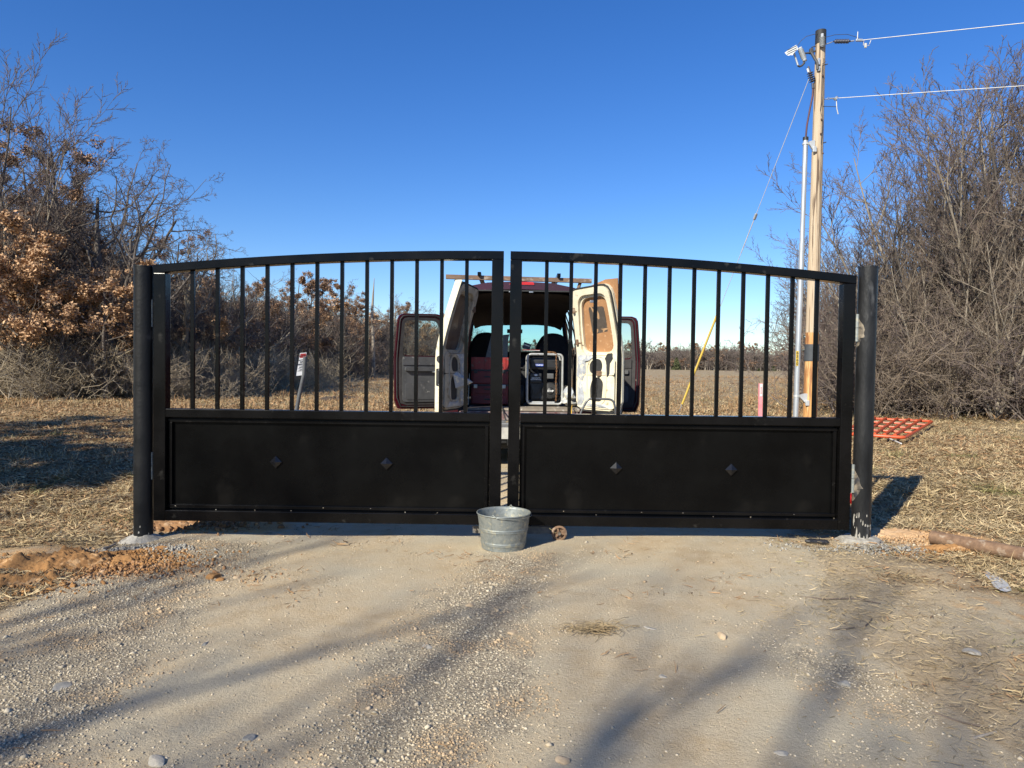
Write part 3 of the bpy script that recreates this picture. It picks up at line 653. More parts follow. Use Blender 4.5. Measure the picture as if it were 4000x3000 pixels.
def stick(pts, r, label, m_, name='stick', cat='stick'):
    P = [G(*p) for p in pts]; 
    for i, q in enumerate(P): q.z += r * .8 + .004
    o = P[0].copy(); e = thing_mesh(name, label, cat, o, lambda mm: mm.tube(P, [r * (1 - .5 * i / len(P)) for i in range(len(P))], 7), m_); return e
def thing_mesh(name, label, cat, o, fn, m_, group=None):
    mm = MB(); fn(mm); d_ = bpy.data.meshes.new(name); dummy = bpy.data.objects.new('x', None); dummy.location = o
    ob = mm.build(name, m_, None); me = ob.data
    for v in me.vertices: v.co -= Vector(o)
    ob.location = o; bpy.data.objects.remove(dummy); bpy.data.meshes.remove(d_); return tag(ob, label, cat, group)
wood_g = mat('grey_dead_wood', (.36, .31, .25), (.22, .18, .14), rough=.9, scale=12, bump=.4, stretch=(1, 1, 4)); twig_d = mat('dark_dead_twig', (.10, .075, .055), (.17, .13, .10), rough=.9, scale=10)
stick([(-40, 2225), (30, 2212), (95, 2199)], .014, 'pale broken stick lying by the clay heap at the left edge', wood_g)
stick([(400, 2150), (430, 2142), (452, 2130)], .012, 'short grey stick between the clay heap and the left post', wood_g)
stick([(3120, 2335), (3220, 2345), (3330, 2342), (3440, 2362)], .005, 'thin dark twig lying across the chaff right of the road', twig_d)
stick([(3250, 2470), (3310, 2462), (3338, 2455)], .005, 'short dark twig on the right edge of the bare road', twig_d)
stick([(3048, 2320), (3110, 2335), (3130, 2343)], .004, 'thin twig on the road left of the chaff', twig_d)
stick([(3380, 2450), (3400, 2430), (3406, 2420)], .004, 'tiny upright twig at the right edge of the road', twig_d)
stick([(3640, 2790), (3760, 2830), (3860, 2850)], .005, 'long thin twig near the lower right edge', twig_d)
stick([(3800, 2895), (3850, 2880), (3890, 2868)], .007, 'bent pale stalk at the lower right of the road edge', wood_g)
stick([(2590, 2141), (2700, 2146)], .004, 'straight pale straw lying on the road right of the wheel', wood_g)
# straw clump on the road
q = G(2325, 2470); e = thing('straw_clump', 'tangled clump of dry straw lying on the middle of the road', 'straw clump', q)
rr = random.Random(12); m = MB()
for i in range(190):
    a = rr.uniform(0, 6.28); r_ = abs(rr.gauss(0, .085)); c_ = q + Vector((math.cos(a) * r_ * 1.25, math.sin(a) * r_ * .75, rr.uniform(.002, .03))); c_.z = ZG(c_.x, c_.y) + .012 + rr.uniform(0, .028); b_ = rr.uniform(0, 6.28); l_ = rr.uniform(.02, .06); dd = Vector((math.cos(b_), math.sin(b_), rr.uniform(-.15, .25)))
    m.tube([c_ - dd * l_, c_ + Vector((0, 0, .008)), c_ + dd * l_], .0016, 4, caps=False)
m.build('straw', mat('straw_stalk', (.36, .27, .15), (.24, .17, .09), rough=.9, scale=5, island=.3), e)
# torn plastic strip
a, b, c_, d_ = G(3840, 2245), G(3905, 2262), G(3965, 2322), G(3912, 2318)
poly = [G(*p) for p in ((3842, 2240), (3862, 2243), (3892, 2258), (3915, 2272), (3935, 2288), (3952, 2312), (3930, 2318), (3905, 2318), (3880, 2298), (3868, 2275), (3850, 2262))]
o = sum(poly, Vector()) / len(poly); rr = random.Random(3)
def fnp(mm):
    vs_ = []
    for k in (1.0, .55, .12):
        for i, p in enumerate(poly):
            v = o.lerp(p, k); v.z = ZG(v.x, v.y) + .012 + rr.uniform(0, .014); vs_.append(v)
    n = len(poly); top = [(k * n + i, k * n + (i + 1) % n, (k + 1) * n + (i + 1) % n, (k + 1) * n + i) for k in (0, 1) for i in range(n)] + [tuple(range(2 * n, 3 * n))]
    lo_ = [v - Vector((0, 0, .003)) for v in vs_]
    mm.add(vs_ + lo_, top + [tuple(i + 3 * n for i in reversed(f)) for f in top] + [(i, (i + 1) % n, (i + 1) % n + 3 * n, i + 3 * n) for i in range(n)])
thing_mesh('plastic_scrap', 'torn strip of grey plastic sheet lying in the grass at the right', 'scrap', o, fnp, mat('grey_plastic_sheet', (.36, .35, .34), (.46, .45, .43), rough=.35, scale=12, bump=.5))
# black roll under the right leaf
P = [W(3145 + 95 * i / 10, 2093 - 7 * math.sin(i / 10 * 3), 5.98) for i in range(11)]
for v in P: v.z = ZG(v.x, v.y) + .022
thing_mesh('black_sack_roll', 'crumpled roll of black plastic lying under the gate by the scuffed post', 'sack', P[5], lambda mm: mm.tube(P, [.006, .019, .026, .023, .025, .022, .026, .025, .027, .022, .006], 10), mat('black_sack', (.012, .012, .014), (.03, .028, .03), rough=.45, scale=20, bump=1.0, bscale=30))
stick([(3075, 2090), (3110, 2094), (3146, 2098)], .005, 'rusty rod poking out of the black plastic roll', rust, 'rod', 'rod')

# ------------------------------------------------------------------ the van
maroon = mat('maroon_paint', (.05, .004, .010), (.032, .004, .008), rough=.22, rough2=.4, scale=2, coat=.4, c3=(.20, .12, .10), s3=18, lo3=.68, hi3=.78)
cream = mat('cream_inner_paint', (.78, .72, .55), (.68, .60, .43), rough=.45, scale=7, bump=.04, c3=(.40, .33, .22), s3=16, lo3=.60, hi3=.74)
liner = mat('torn_grey_liner', (.42, .44, .47), (.30, .31, .33), rough=.7, scale=14, bump=.8, bscale=24, c3=(.62, .57, .46), s3=22, lo3=.54, hi3=.6)
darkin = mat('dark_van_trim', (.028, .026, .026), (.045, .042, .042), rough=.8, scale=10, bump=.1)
headl = mat('brown_headliner', (.075, .055, .042), (.05, .038, .03), rough=.95, scale=5, bump=.5, bscale=6)
rubber = mat('black_rubber', (.018, .018, .019), (.03, .03, .03), rough=.75, scale=20, bump=.1)
greyp = mat('grey_door_trim', (.085, .087, .092), (.055, .057, .06), rough=.55, scale=6, c3=(.3, .29, .27), s3=9, lo3=.62, hi3=.75)
ply = mat('brown_hardboard', (.42, .22, .10), (.34, .17, .075), rough=.75, scale=5, c3=(.55, .34, .18), s3=26, lo3=.6, hi3=.68)
black_p = mat('black_plastic', (.013, .013, .014), (.025, .025, .026), rough=.45, scale=15)
chrome = mat('steel_scuffed', (.5, .5, .5), (.32, .31, .30), rough=.35, metal=.9, scale=14, bump=.1)
glass_s = glass_mat('side_glass', (.66, .74, .72)); glass_w = glass_mat('windshield_glass', (.52, .82, .86))
VC = .09; YR = 9.0; GZ = ZG(VC, 9.6)
van = thing('van', 'old maroon cargo van with all its doors open behind the gate', 'van', (VC, 11.4, GZ))
HP = [(.93, .62), (.975, .80), (.985, 1.15), (.975, 1.62), (.925, 1.95), (.865, 2.20), (.80, 2.38), (.70, 2.47), (.42, 2.525), (0, 2.545)]
def lean(z): return .26 * max(0, (z - 1.6) / .9) ** 1.25
def ysta(y, z):                                            # the tail leans forward, the nose drops
    return y + lean(z) * (1 - min(1, (y - YR) / .9)) if y < YR + .9 else y
ST = [9.0, 9.16, 9.9, 10.45, 11.62, 11.85, 12.55, 12.80]
def skip(side, i, z):
    y0, y1 = ST[i], ST[i + 1]; zmin = .66
    if 0 < z < 2.30:
        if side > 0 and y0 == 10.45 and z > zmin: return True
        if y0 == 11.62 and False: return True
        if y0 == 11.85 and z > zmin: return True
    return False
def shell(m_, inset, name, parent):
    m = MB(); m.smooth = False; col_ = {}
    for side in (-1, 1):
        for i in range(len(ST) - 1):
            for k in range(len(HP) - 1):
                (xa, za), (xb, zb_) = HP[k], HP[k + 1]; zm = (za + zb_) / 2
                if skip(side, i, zm): continue
                q = []
                for (yy, x, z) in ((ST[i], xa, za), (ST[i + 1], xa, za), (ST[i + 1], xb, zb_), (ST[i], xb, zb_)):
                    q.append((VC + side * max(0, x - inset * (1 if z < 2.42 else .3)), ysta(yy, z), z - inset * (.6 if z > 2.4 else 0)))
                m.add(q, [(0, 1, 2, 3)], zm > .9)
    return m.build(name, m_, parent)
sh = shell(maroon, 0, 'body', van)
ins = shell(darkin, .055, 'interior_wall', van)
# headliner: sagging brown lining under the roof
m = MB(); nx, ny = 14, 16; vs_ = []
for j in range(ny + 1):
    y = 9.30 + (12.75 - 9.30) * j / ny
    for i in range(nx + 1):
        u = -1 + 2 * i / nx; x = VC + u * .76; z = 2.44 - .08 * u ** 6 - .03 - .22 * sst((y - 11.2) / 1.6) + .018 * float(vn(np.array([x * 3]), np.array([y * 3]), 4)[0]); vs_.append((x, y, z))
m.add(vs_, [(j * (nx + 1) + i, j * (nx + 1) + i + 1, (j + 1) * (nx + 1) + i + 1, (j + 1) * (nx + 1) + i) for j in range(ny) for i in range(nx)], True); m.build('headliner', headl, van)
# rear opening: header beam, sill, pillars
m = MB()
hd = [(-.80, 2.37), (-.66, 2.425), (-.35, 2.452), (0, 2.460), (.35, 2.452), (.66, 2.425), (.80, 2.37), (.80, 2.40), (.70, 2.485), (.42, 2.54), (0, 2.562), (-.42, 2.54), (-.70, 2.485), (-.80, 2.40)]
m.prism(hd, (VC, YR + .22, 0), (1, 0, 0), (0, 0, 1), (0, 1, 0), .14)
for s_ in (-1, 1):
    for (za, zb_) in ((.70, 1.6), (1.6, 1.95), (1.95, 2.2), (2.2, 2.42)):
        xo = np.interp([za, zb_], [z for x, z in HP], [x for x, z in HP])
        q = []
        for z, x in ((za, xo[0]), (zb_, xo[1])):
            xi = .765 - .06 * max(0, (z - 1.7) / .7); y = YR + lean(z)
            q += [(VC + s_ * xi, y, z), (VC + s_ * (x - .004), y, z), (VC + s_ * (x - .004), y + .16, z), (VC + s_ * xi, y + .16, z)]
        m.add(q, [(0, 1, 5, 4), (1, 2, 6, 5), (2, 3, 7, 6), (3, 0, 4, 7)])
m.build('rear_frame', maroon, van)
MB().box((VC, YR + .22, 2.437), (1.30, .03, .018), bev=.004).build('door_seal', rubber, van)
red_l = mat('red_lens', (.55, .02, .02), (.40, .02, .02), rough=.25, scale=8)
MB().prism(roundpoly([(-.16, 2.515), (.16, 2.515), (.145, 2.553), (-.145, 2.553)], .012), (VC + .02, YR + .205, 0), (1, 0, 0), (0, 0, 1), (0, -1, 0), -.03).build('brake_light', red_l, van)
for xx in (-.10, .16): MB().box((VC + xx - .02, YR + .215, 2.425), (.055, .02, .022), bev=.005).build('latch_striker', chrome, van)
# floor with boards and sill
MB().box((VC, 10.95, .885), (1.82, 3.7, .05)).build('floor', darkin, van)
boards = mat('worn_floor_boards', (.30, .25, .19), (.18, .15, .12), rough=.85, scale=6, bump=.3, stretch=(1, .12, 1), c3=(.5, .46, .4), s3=20, lo3=.6, hi3=.7)
m = MB(); m.box((VC + .38, 9.30, .925), (.78, .52, .03)); m.box((VC - .35, 9.33, .922), (.60, .46, .024)); m.build('floor_board', boards, van)
MB().box((VC, YR + .06, .80), (1.50, .16, .20), bev=.01).build('rear_sill', mat('chipped_maroon_sill', (.12, .03, .03), (.25, .22, .2), rough=.6, scale=12, bump=.3), van)
m = MB(); m.box((VC, YR - .16, .70), (1.86, .24, .17), bev=.02); m.box((VC, YR - .20, .795), (1.2, .14, .02)); m.build('rear_bumper', mat('grey_step_bumper', (.22, .22, .22), (.13, .13, .13), rough=.5, metal=.4, scale=14, c3=(.35, .27, .16), s3=18, lo3=.56, hi3=.64), van)
m = MB(); m.box((VC - .10, YR - .16, .56), (.42, .08, .07), bev=.006); m.box((VC - .10, YR - .24, .55), (.075, .22, .075), bev=.004); m.build('tow_hitch', black_p, van)
m = MB(); m.box((VC - .06, YR - .285, .655), (.30, .008, .14)); m.build('plate_back', mat('dusty_plate', (.5, .48, .42), (.35, .33, .3), rough=.6), van)
# underbody, nose, hood, windshield
MB().box((VC, 11.4, .62), (1.7, 4.6, .40), bev=.05).build('underbody', rubber, van)
m = MB(); sec = [(12.80, 2.36, .80), (12.80, .60, .95)]
nose = [(12.80, 1.72, .97), (13.55, 1.60, .96), (14.10, 1.50, .93), (14.50, 1.36, .88), (14.58, 1.05, .88), (14.58, .70, .86)]
top = [(VC + s_ * w_, y, z) for (y, z, w_) in nose for s_ in (-1, 1)]; bot = [(VC + s_ * w_, y, .58) for (y, z, w_) in nose for s_ in (-1, 1)]
n_ = len(nose); m.add(top + bot, [(2 * i, 2 * i + 1, 2 * i + 3, 2 * i + 2) for i in range(n_ - 1)] + [(2 * i + s_, 2 * i + 2 + s_, 2 * n_ + 2 * i + 2 + s_, 2 * n_ + 2 * i + s_) for i in range(n_ - 1) for s_ in (0, 1)])
m.build('nose', maroon, van)
A0, A1 = Vector((0, 12.80, 2.40)), Vector((0, 13.50, 1.62))
for s_ in (-1, 1):
    MB().tube([(VC + s_ * .80, 12.72, 2.36), (VC + s_ * .88, 13.14, 2.0), (VC + s_ * .945, 13.52, 1.62)], .045, 8).build('windshield_pillar', maroon, van)
m = MB(); m.add([(VC - .79, 12.80, 2.37), (VC + .79, 12.80, 2.37), (VC + .90, 13.48, 1.62), (VC - .90, 13.48, 1.62)], [(0, 1, 2, 3)]); m.build('windshield', glass_w, van, fix=False)
m = MB(); m.prism([(-.80, 0), (.80, 0), (.80, -.13), (.62, -.155), (.4, -.125), (.38, -.16), (.1, -.17), (-.1, -.15), (-.12, -.175), (-.45, -.165), (-.46, -.135), (-.8, -.12)], (VC, 12.70, 2.36), (1, 0, 0), (0, .1, 1), (0, 1, 0), .012)
m.build('sun_strip', mat('blue_grey_sun_strip', (.12, .17, .18), (.09, .12, .13), rough=.7), van)
m = MB(); m.box((VC - .055, 12.62, 2.075), (.27, .025, .07), bev=.02); m.tube([(VC - .055, 12.63, 2.1), (VC - .055, 12.72, 2.22)], .01, 8); m.build('mirror', black_p, van)
MB().box((VC - .14, 12.66, 2.23), (.022, .01, .07), bev=.004).build('air_freshener', black_p, van)
m = MB(); m.prism(roundpoly([(12.75, 1.25), (12.75, 1.60), (13.0, 1.69), (13.48, 1.64), (13.48, 1.25)], .05), (VC - .9, 0, 0), (0, 1, 0), (0, 0, 1), (1, 0, 0), 1.8); m.build('dashboard', darkin, van)
MB().tube([Vector((VC - .42 + .18 * math.cos(a), 12.62 + .06 * math.sin(a), 1.62 + .17 * math.sin(a))) for a in np.linspace(0, 6.28, 24, endpoint=False)], .015, 8, closed=True).build('steering_wheel', black_p, van)
seat_m = mat('black_seat_cover', (.014, .014, .016), (.022, .022, .024), rough=.9, scale=14, bump=.2)
for nm, xx, w_ in (('seat', -.52, .60), ('seat', .57, .60)):
    m = MB(); m.smooth = True; P = [(-w_ / 2, 1.0), (-w_ / 2 - .01, 1.55), (-w_ / 2 + .03, 1.83), (-.16, 1.99), (0, 2.02), (.16, 1.99), (w_ / 2 - .03, 1.83), (w_ / 2 + .01, 1.55), (w_ / 2, 1.0)]
    P = roundpoly(P, .12, 4); k = len(P)
    vs_ = [(VC + xx + x * sc_, 11.72 + dy, 1.0 + (z - 1.0) * (1 - (1 - sc_) * .4)) for sc_, dy in ((.86, 0), (1, .05), (1, .13), (.86, .2)) for x, z in P]
    m.add(vs_, [(q * k + i, q * k + (i + 1) % k, (q + 1) * k + (i + 1) % k, (q + 1) * k + i) for q in range(3) for i in range(k)]); m.add(vs_[:k], [tuple(range(k))]); m.add(vs_[-k:], [tuple(range(k))]); m.use(seat_m)
    m.box((VC + xx, 12.1, 1.18), (.55, .55, .20), bev=.05); m.mats = [seat_m]; m.m = [0] * len(m.m); m.build(nm, seat_m, van)
# wheels
for yy in (9.95, 13.75):
    for s_ in (-1, 1):
        c = Vector((VC + s_ * .84, yy, GZ + .36)); ax = (s_, 0, 0)
        MB().lathe([(.20, -.10), (.33, -.11), (.36, -.08), (.365, 0), (.36, .08), (.33, .11), (.20, .10)], c, ax, 36).build('tyre', rubber, van)
        MB().lathe([(0, .03), (.07, .05), (.09, .03), (.16, .02), (.2, .09), (.2, -.09), (0, -.09)], c, ax, 28).build('rim', chrome, van)
# roof rack of rusty angle iron
rk = mat('rusty_rack_iron', (.20, .12, .075), (.12, .085, .065), rough=.8, scale=8, bump=.3, c3=(.32, .26, .21), s3=20, lo3=.55, hi3=.66, stretch=(.6, 1, 1))
rack = thing('roof_rack', 'rusty welded iron ladder rack standing on the maroon van roof', 'roof rack', (VC, 10.8, 2.52))
def bar(nm, a, b, w_, m_=rk):
    a, b = Vector(a), Vector(b); d = b - a; rot = d.to_track_quat('X', 'Z').to_matrix(); MB().box((a + b) / 2, (d.length, w_, w_), rot, .003).build(nm, m_, rack)
L_ = W(1742, 1081, 9.34); R_ = W(2311, 1098, 9.34)
bar('crossbar', L_, R_, .056)
bar('crossbar', L_ + Vector((0, 2.6, 0)), R_ + Vector((0, 2.6, 0)), .05)
for px_, z_ in ((1873, 1078), (2182, 1084)):
    q = W(px_, z_, 9.33); bar('runner', (q.x, 9.26, q.z + .022), (q.x, 12.1, q.z - .0), .046, black)
for px_ in (1882, 2165):
    q = W(px_, 1100, 9.38); bar('upright', (q.x + (.03 if px_ < 2000 else -.03), 9.40, 2.52), (q.x, 9.38, L_.z - .03), .036)
    bar('upright', (q.x, 11.94, 2.50), (q.x, 11.94, L_.z - .03), .036)
for xx in (L_.x + .12, R_.x - .14):
    bar('upright', (min(max(xx, VC - .72), VC + .74), 9.38, 2.44), (xx, 9.36, L_.z - .03), .036); bar('upright', (min(max(xx, VC - .72), VC + .74), 11.94, 2.44), (xx, 11.94, L_.z - .03), .036)

# doors. a frame (hinge point, direction of the leaf, its inner normal); (u along the leaf, v height, w through it)
def door_frame(hx, hy, ang, lean_on=True):
    U = Vector((math.cos(ang), math.sin(ang), 0)); return U
def rear_door(hinge, side, ang, label):
    """closed leaf runs from the hinge to the middle; ang = how far it is swung open"""
    s_ = side; rot = Matrix.Rotation(s_ * ang, 3, 'Z'); u0 = Vector((-s_, 0, 0)); n0 = Vector((0, 1, 0)); U = rot @ u0; Nn = rot @ n0
    H0 = Vector(hinge)
    def fn(u, v, w):                                        # w towards the inside
        return H0 + U * u + Nn * (w + lean(v) ) + Vector((0, 0, v))
    return fn
def in_lean(poly_):                                         # extra points so the curve of the tail shows
    out = []
    for i in range(len(poly_)):
        a, b = poly_[i], poly_[(i + 1) % len(poly_)]; out.append(a); n = int(abs(b[1] - a[1]) / .12)
        for k in range(1, n): out.append((a[0] + (b[0] - a[0]) * k / n, a[1] + (b[1] - a[1]) * k / n))
    return out
def tumble(v): return .075 * max(0, (v - 1.65) / .85) ** 1.3
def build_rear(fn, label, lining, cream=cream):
    d = bpy.data.objects.new('rear_door', None); COL.objects.link(d); d.parent = van; d['label'] = label
    DW = .715; Z0, Z1 = .925, 2.47
    def ol(e, z0=Z0, z1=Z1, rt=.12, rb=.10):
        P = [(e, z0 + e), (DW - e, z0 + e), (DW - e, z1 - e - .012), (e + .075, z1 - e - .05), (e + tumble(2.2), 2.2), (e, 1.65)]
        return in_lean(roundpoly(P, rt, 5))
    N_ = 72; wc_ = (.375, 2.0)
    win = in_lean(roundpoly([(.13, 1.66), (.60, 1.66), (.60, 2.32), (.22, 2.30), (.15, 1.95)], .10, 6))
    O = resample(ol(0), N_, wc_); I = resample(win, N_, wc_); C0 = MB()
    O2 = resample(ol(.028), N_, wc_); I2 = resample(in_lean(roundpoly([(.105, 1.63), (.628, 1.63), (.628, 2.35), (.20, 2.33), (.125, 1.95)], .11, 6)), N_, wc_)
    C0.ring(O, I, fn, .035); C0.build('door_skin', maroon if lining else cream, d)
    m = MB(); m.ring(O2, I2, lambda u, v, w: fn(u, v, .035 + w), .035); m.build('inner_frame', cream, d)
    seal = [fn(u, v, .052) for u, v in resample(ol(.012), 60, wc_)]
    MB().tube(seal, .010, 6, closed=True).build('weather_seal', rubber, d)
    # ribs pressed in the inner frame beside the free edge
    for uu in (.655, .675): MB().tube([fn(uu, v, .069) for v in np.linspace(1.0, 2.3, 14)], .006, 6).build('pressed_rib', cream, d)
    # lower inner panel with real openings
    lc = (.34, 1.30)
    P0 = roundpoly([(.06, .985), (.62, .985), (.62, 1.60), (.06, 1.60)], .06, 4)
    MB().prism(in_lean(P0), H_of(fn), U_of(fn), (0, 0, 1), N_of(fn), .002).build('dark_cavity', rubber, d, fix=True) if False else None
    m = MB(); k0 = resample(P0, 60, (.40, 1.47)); 
    up_o = roundpoly([(.06, 1.38), (.64, 1.38), (.64, 1.615), (.06, 1.615)], .03, 3); lo_o = roundpoly([(.06, .975), (.64, .975), (.64, 1.375), (.06, 1.375)], .03, 3)
    m.ring(resample(up_o, 60, (.33, 1.48)), resample(roundpoly([(.25, 1.40), (.42, 1.40), (.46, 1.48), (.43, 1.57), (.32, 1.58), (.25, 1.52)], .05, 5), 60, (.33, 1.48)), lambda u, v, w: fn(u, v, .070 + w), .014)
    m.ring(resample(lo_o, 60, (.35, 1.20)), resample(roundpoly([(.27, 1.06), (.45, 1.06), (.47, 1.30), (.40, 1.36), (.30, 1.34), (.26, 1.22)], .05, 5), 60, (.35, 1.20)), lambda u, v, w: fn(u, v, .070 + w), .014)
    m.build('inner_panel', cream, d)
    m = MB(); m.add([fn(.05, .97, .0715), fn(.65, .97, .0715), fn(.65, 1.62, .0715), fn(.05, 1.62, .0715)], [(0, 1, 2, 3)]); m.build('cavity_shade_sheet', rubber, d, fix=False)  # dark sheet standing in for the shade inside the door
    # raised oval rim round the openings
    rim_ = roundpoly([(.215, 1.03), (.50, 1.03), (.52, 1.34), (.50, 1.60), (.30, 1.61), (.21, 1.50)], .10, 6)
    MB().tube([fn(u, v, .086) for u, v in rim_], .009, 6, closed=True).build('oval_rim', cream, d)
    # torn insulation sheets
    rr = random.Random(3 if side_of(fn) > 0 else 4); 
    for P in ([(.055, 1.36), (.14, 1.30), (.19, 1.42), (.20, 1.56), (.24, 1.60), (.33, 1.615), (.05, 1.625)], [(.07, 1.0), (.13, .99), (.17, 1.09), (.15, 1.26), (.09, 1.33), (.06, 1.2)], [(.18, .985), (.55, .985), (.50, 1.04), (.35, 1.03), (.22, 1.06)]):
        P = [(u + rr.uniform(-.012, .012), v + rr.uniform(-.012, .012)) for u, v in in_lean(P)]
        m = MB(); k = len(P); cu, cv = sum(p[0] for p in P) / k, sum(p[1] for p in P) / k
        vs_ = [fn(u, v, .0855 + rr.uniform(0, .004)) for u, v in P] + [fn(cu + (u - cu) * .5, cv + (v - cv) * .5, .096 + rr.uniform(-.004, .012)) for u, v in P] + [fn(u, v, .083) for u, v in P]
        m.add(vs_, [(i, (i + 1) % k, k + (i + 1) % k, k + i) for i in range(k)] + [tuple(range(k, 2 * k))] + [(i, (i + 1) % k, 2 * k + (i + 1) % k, 2 * k + i) for i in range(k)]); m.build('torn_liner', liner, d)
    # window latches on the hinge side
    for v in (1.78, 2.16):
        MB().box(fn(.062 + tumble(v), v, .080), (.03, .03, .07), bev=.006).build('window_latch', rust, d); MB().tube([fn(.07, v - .005, .085), fn(.14, v - .01, .07)], .006, 6).build('latch_arm', rust, d)
    return d, win
def H_of(fn): return fn(0, 0, 0)
def U_of(fn): return (fn(1, 0, 0) - fn(0, 0, 0))
def N_of(fn): return (fn(0, 0, 1) - fn(0, 0, 0))
def side_of(fn): return 1 if U_of(fn).x > 0 else -1
# right door, swung about 134 degrees
fR = rear_door((VC + .745, YR, 0), 1, R(133), '')
dR, win = build_rear(fR, 'cream inner face in the sun, hardboard over its window, torn grey lining', False)
MB().prism([(-.03, 1.57), (.64, 1.57), (.66, 2.50), (.60, 2.54), (.10, 2.40), (.05, 1.9)], fR(0, 0, -.02) + N_of(fR) * .10, U_of(fR), Vector((0, 0, 1)) + N_of(fR) * .20, N_of(fR), -.008).build('hardboard_window_cover', ply, dR) if False else None
brd = in_lean([(.03, 1.60), (.665, 1.60), (.70, 2.05), (.80, 2.50), (.62, 2.50), (.10, 2.38)]); m = MB(); k = len(brd); vs_ = [fR(u, v, -.004) for u, v in brd] + [fR(u, v, -.012) for u, v in brd]
m.add(vs_, [tuple(range(k)), tuple(range(k, 2 * k))] + [(i, (i + 1) % k, (i + 1) % k + k, i + k) for i in range(k)]); wcov = m.build('window_board', ply, dR)
# sticker on the board: dark rounded plate with a leaping deer, turned on its side
st_m = mat('dark_sticker', (.07, .055, .045), (.10, .08, .065), rough=.6, scale=20); deer_m = mat('tan_emblem', (.45, .27, .14), (.40, .24, .12), rough=.7)
def on_board(poly_, w_, t_, nm, m_):
    m = MB(); k = len(poly_); vs_ = [fR(u, v, w_) for u, v in poly_] + [fR(u, v, w_ + t_) for u, v in poly_]
    m.add(vs_, [tuple(range(k)), tuple(reversed(range(k, 2 * k)))] + [(i, (i + 1) % k, (i + 1) % k + k, i + k) for i in range(k)]); return m.build(nm, m_, dR)
# window pane position in the door: u .13-.60, v 1.66-2.32; sticker there
on_board(rrect(.275, 1.83, .515, 2.20, .03), -.0035, .004, 'sticker', st_m)
def sm(p): return (.375 + (p[1]) * .36, 2.02 - (p[0]) * .31)     # deer drawn upright (x right, y up), rotated onto its side
deer = [(-.55, .05), (-.42, .10), (-.30, .14), (.05, .12), (.16, .20), (.20, .30), (.14, .42), (.20, .40), (.23, .34), (.27, .44), (.30, .36), (.33, .27), (.40, .22), (.38, .18), (.30, .19), (.27, .08), (.24, .0), (.36, -.02), (.44, -.10), (.41, -.12), (.33, -.07), (.18, -.08), (.0, -.06), (-.18, -.04), (-.28, -.02), (-.40, -.12), (-.54, -.16), (-.60, -.20), (-.62, -.16), (-.50, -.08), (-.42, .0), (-.5, .01)]
on_board([sm(p) for p in reversed(deer)], .0007, .002, 'deer_emblem', deer_m)
o_ = fR(.318, 2.01, .0008); text_part('emblem_text', 'DEERE', .05, o_, Vector((0, 0, -1)) - N_of(fR) * .28, U_of(fR), deer_m, dR, .0008)
MB().box(fR(.40, 2.255, .06), (.05, .012, .03), bev=.004).build('loose_clip', chrome, dR)
# black patch painting the shade of a torn liner hole; the lock works
MB().prism([(.50, 1.38), (.52, 1.50), (.49, 1.58), (.53, 1.64), (.60, 1.645), (.615, 1.58), (.57, 1.52), (.565, 1.40), (.54, 1.36)], fR(0, 0, .0862), U_of(fR), (0, 0, 1), N_of(fR), .0015).build('hole_shade_patch', rubber, dR)
m = MB(); m.tube([fR(.36, 1.36, .10), fR(.37, 1.25, .10), fR(.36, 1.12, .10)], .005, 6); m.box(fR(.41, 1.40, .095), (.06, .05, .06), bev=.01); m.build('lock_rods', rust, dR)
# left door, swung about 111 degrees, edge-on with its closing edge in the sun
fL = rear_door((VC - .745, YR, 0), -1, R(109), '')
dL, _ = build_rear(fL, 'seen edge on, its cream closing edge in the sun and inner face in shade', False, mat('grimy_shaded_inner_paint', (.46, .41, .32), (.30, .27, .22), rough=.5, scale=7, c3=(.20, .16, .11), s3=12, lo3=.52, hi3=.66))  # grimy paint, darkened further for the shade on this inner face
m = MB(); zs = np.linspace(.93, 2.455, 16); q = []
for z in zs: q += [fL(.716, z, -.004), fL(.716, z, .078), fL(.722, z, .078), fL(.722, z, -.004)]
m.add(q, [(4 * i + a, 4 * i + (a + 1) % 4, 4 * i + 4 + (a + 1) % 4, 4 * i + 4 + a) for i in range(15) for a in range(4)] + [(0, 1, 2, 3), (60, 61, 62, 63)]); m.build('closing_edge', cream, dL)
U_ = U_of(fL); N0 = N_of(fL)
MB().prism(rrect(.012, 1.235, .070, 1.435, .01), fL(.723, 0, 0), N0, (0, 0, 1), U_, .006).build('latch_plate', black_p, dL)
MB().prism(rrect(.018, 1.275, .048, 1.395, .005), fL(.7295, 0, 0), N0, (0, 0, 1), U_, .003).build('latch_recess', rubber, dL)
for v in (1.25, 1.42): MB().tube([fL(.728, v, .050), fL(.735, v, .050)], .008, 8).build('screw', chrome, dL)
MB().prism([(.018, 1.53), (.038, 1.505), (.062, 1.515), (.068, 1.56), (.045, 1.585), (.022, 1.57)], fL(.723, 0, 0), N0, (0, 0, 1), U_, .012).build('lock_socket', black_p, dL)
m = MB(); rr = random.Random(8); P = [(.30, 1.40), (.42, 1.36), (.34, 1.20), (.22, 1.18), (.20, 1.33)]
vs_ = [fL(u, v, .09) for u, v in P] + [fL(.12 + .1 * rr.random(), 1.27, .24)]; m.add(vs_, [(0, 1, 5), (1, 2, 5), (2, 3, 5), (3, 4, 5), (4, 0, 5)]); m.build('hanging_liner', liner, dL)
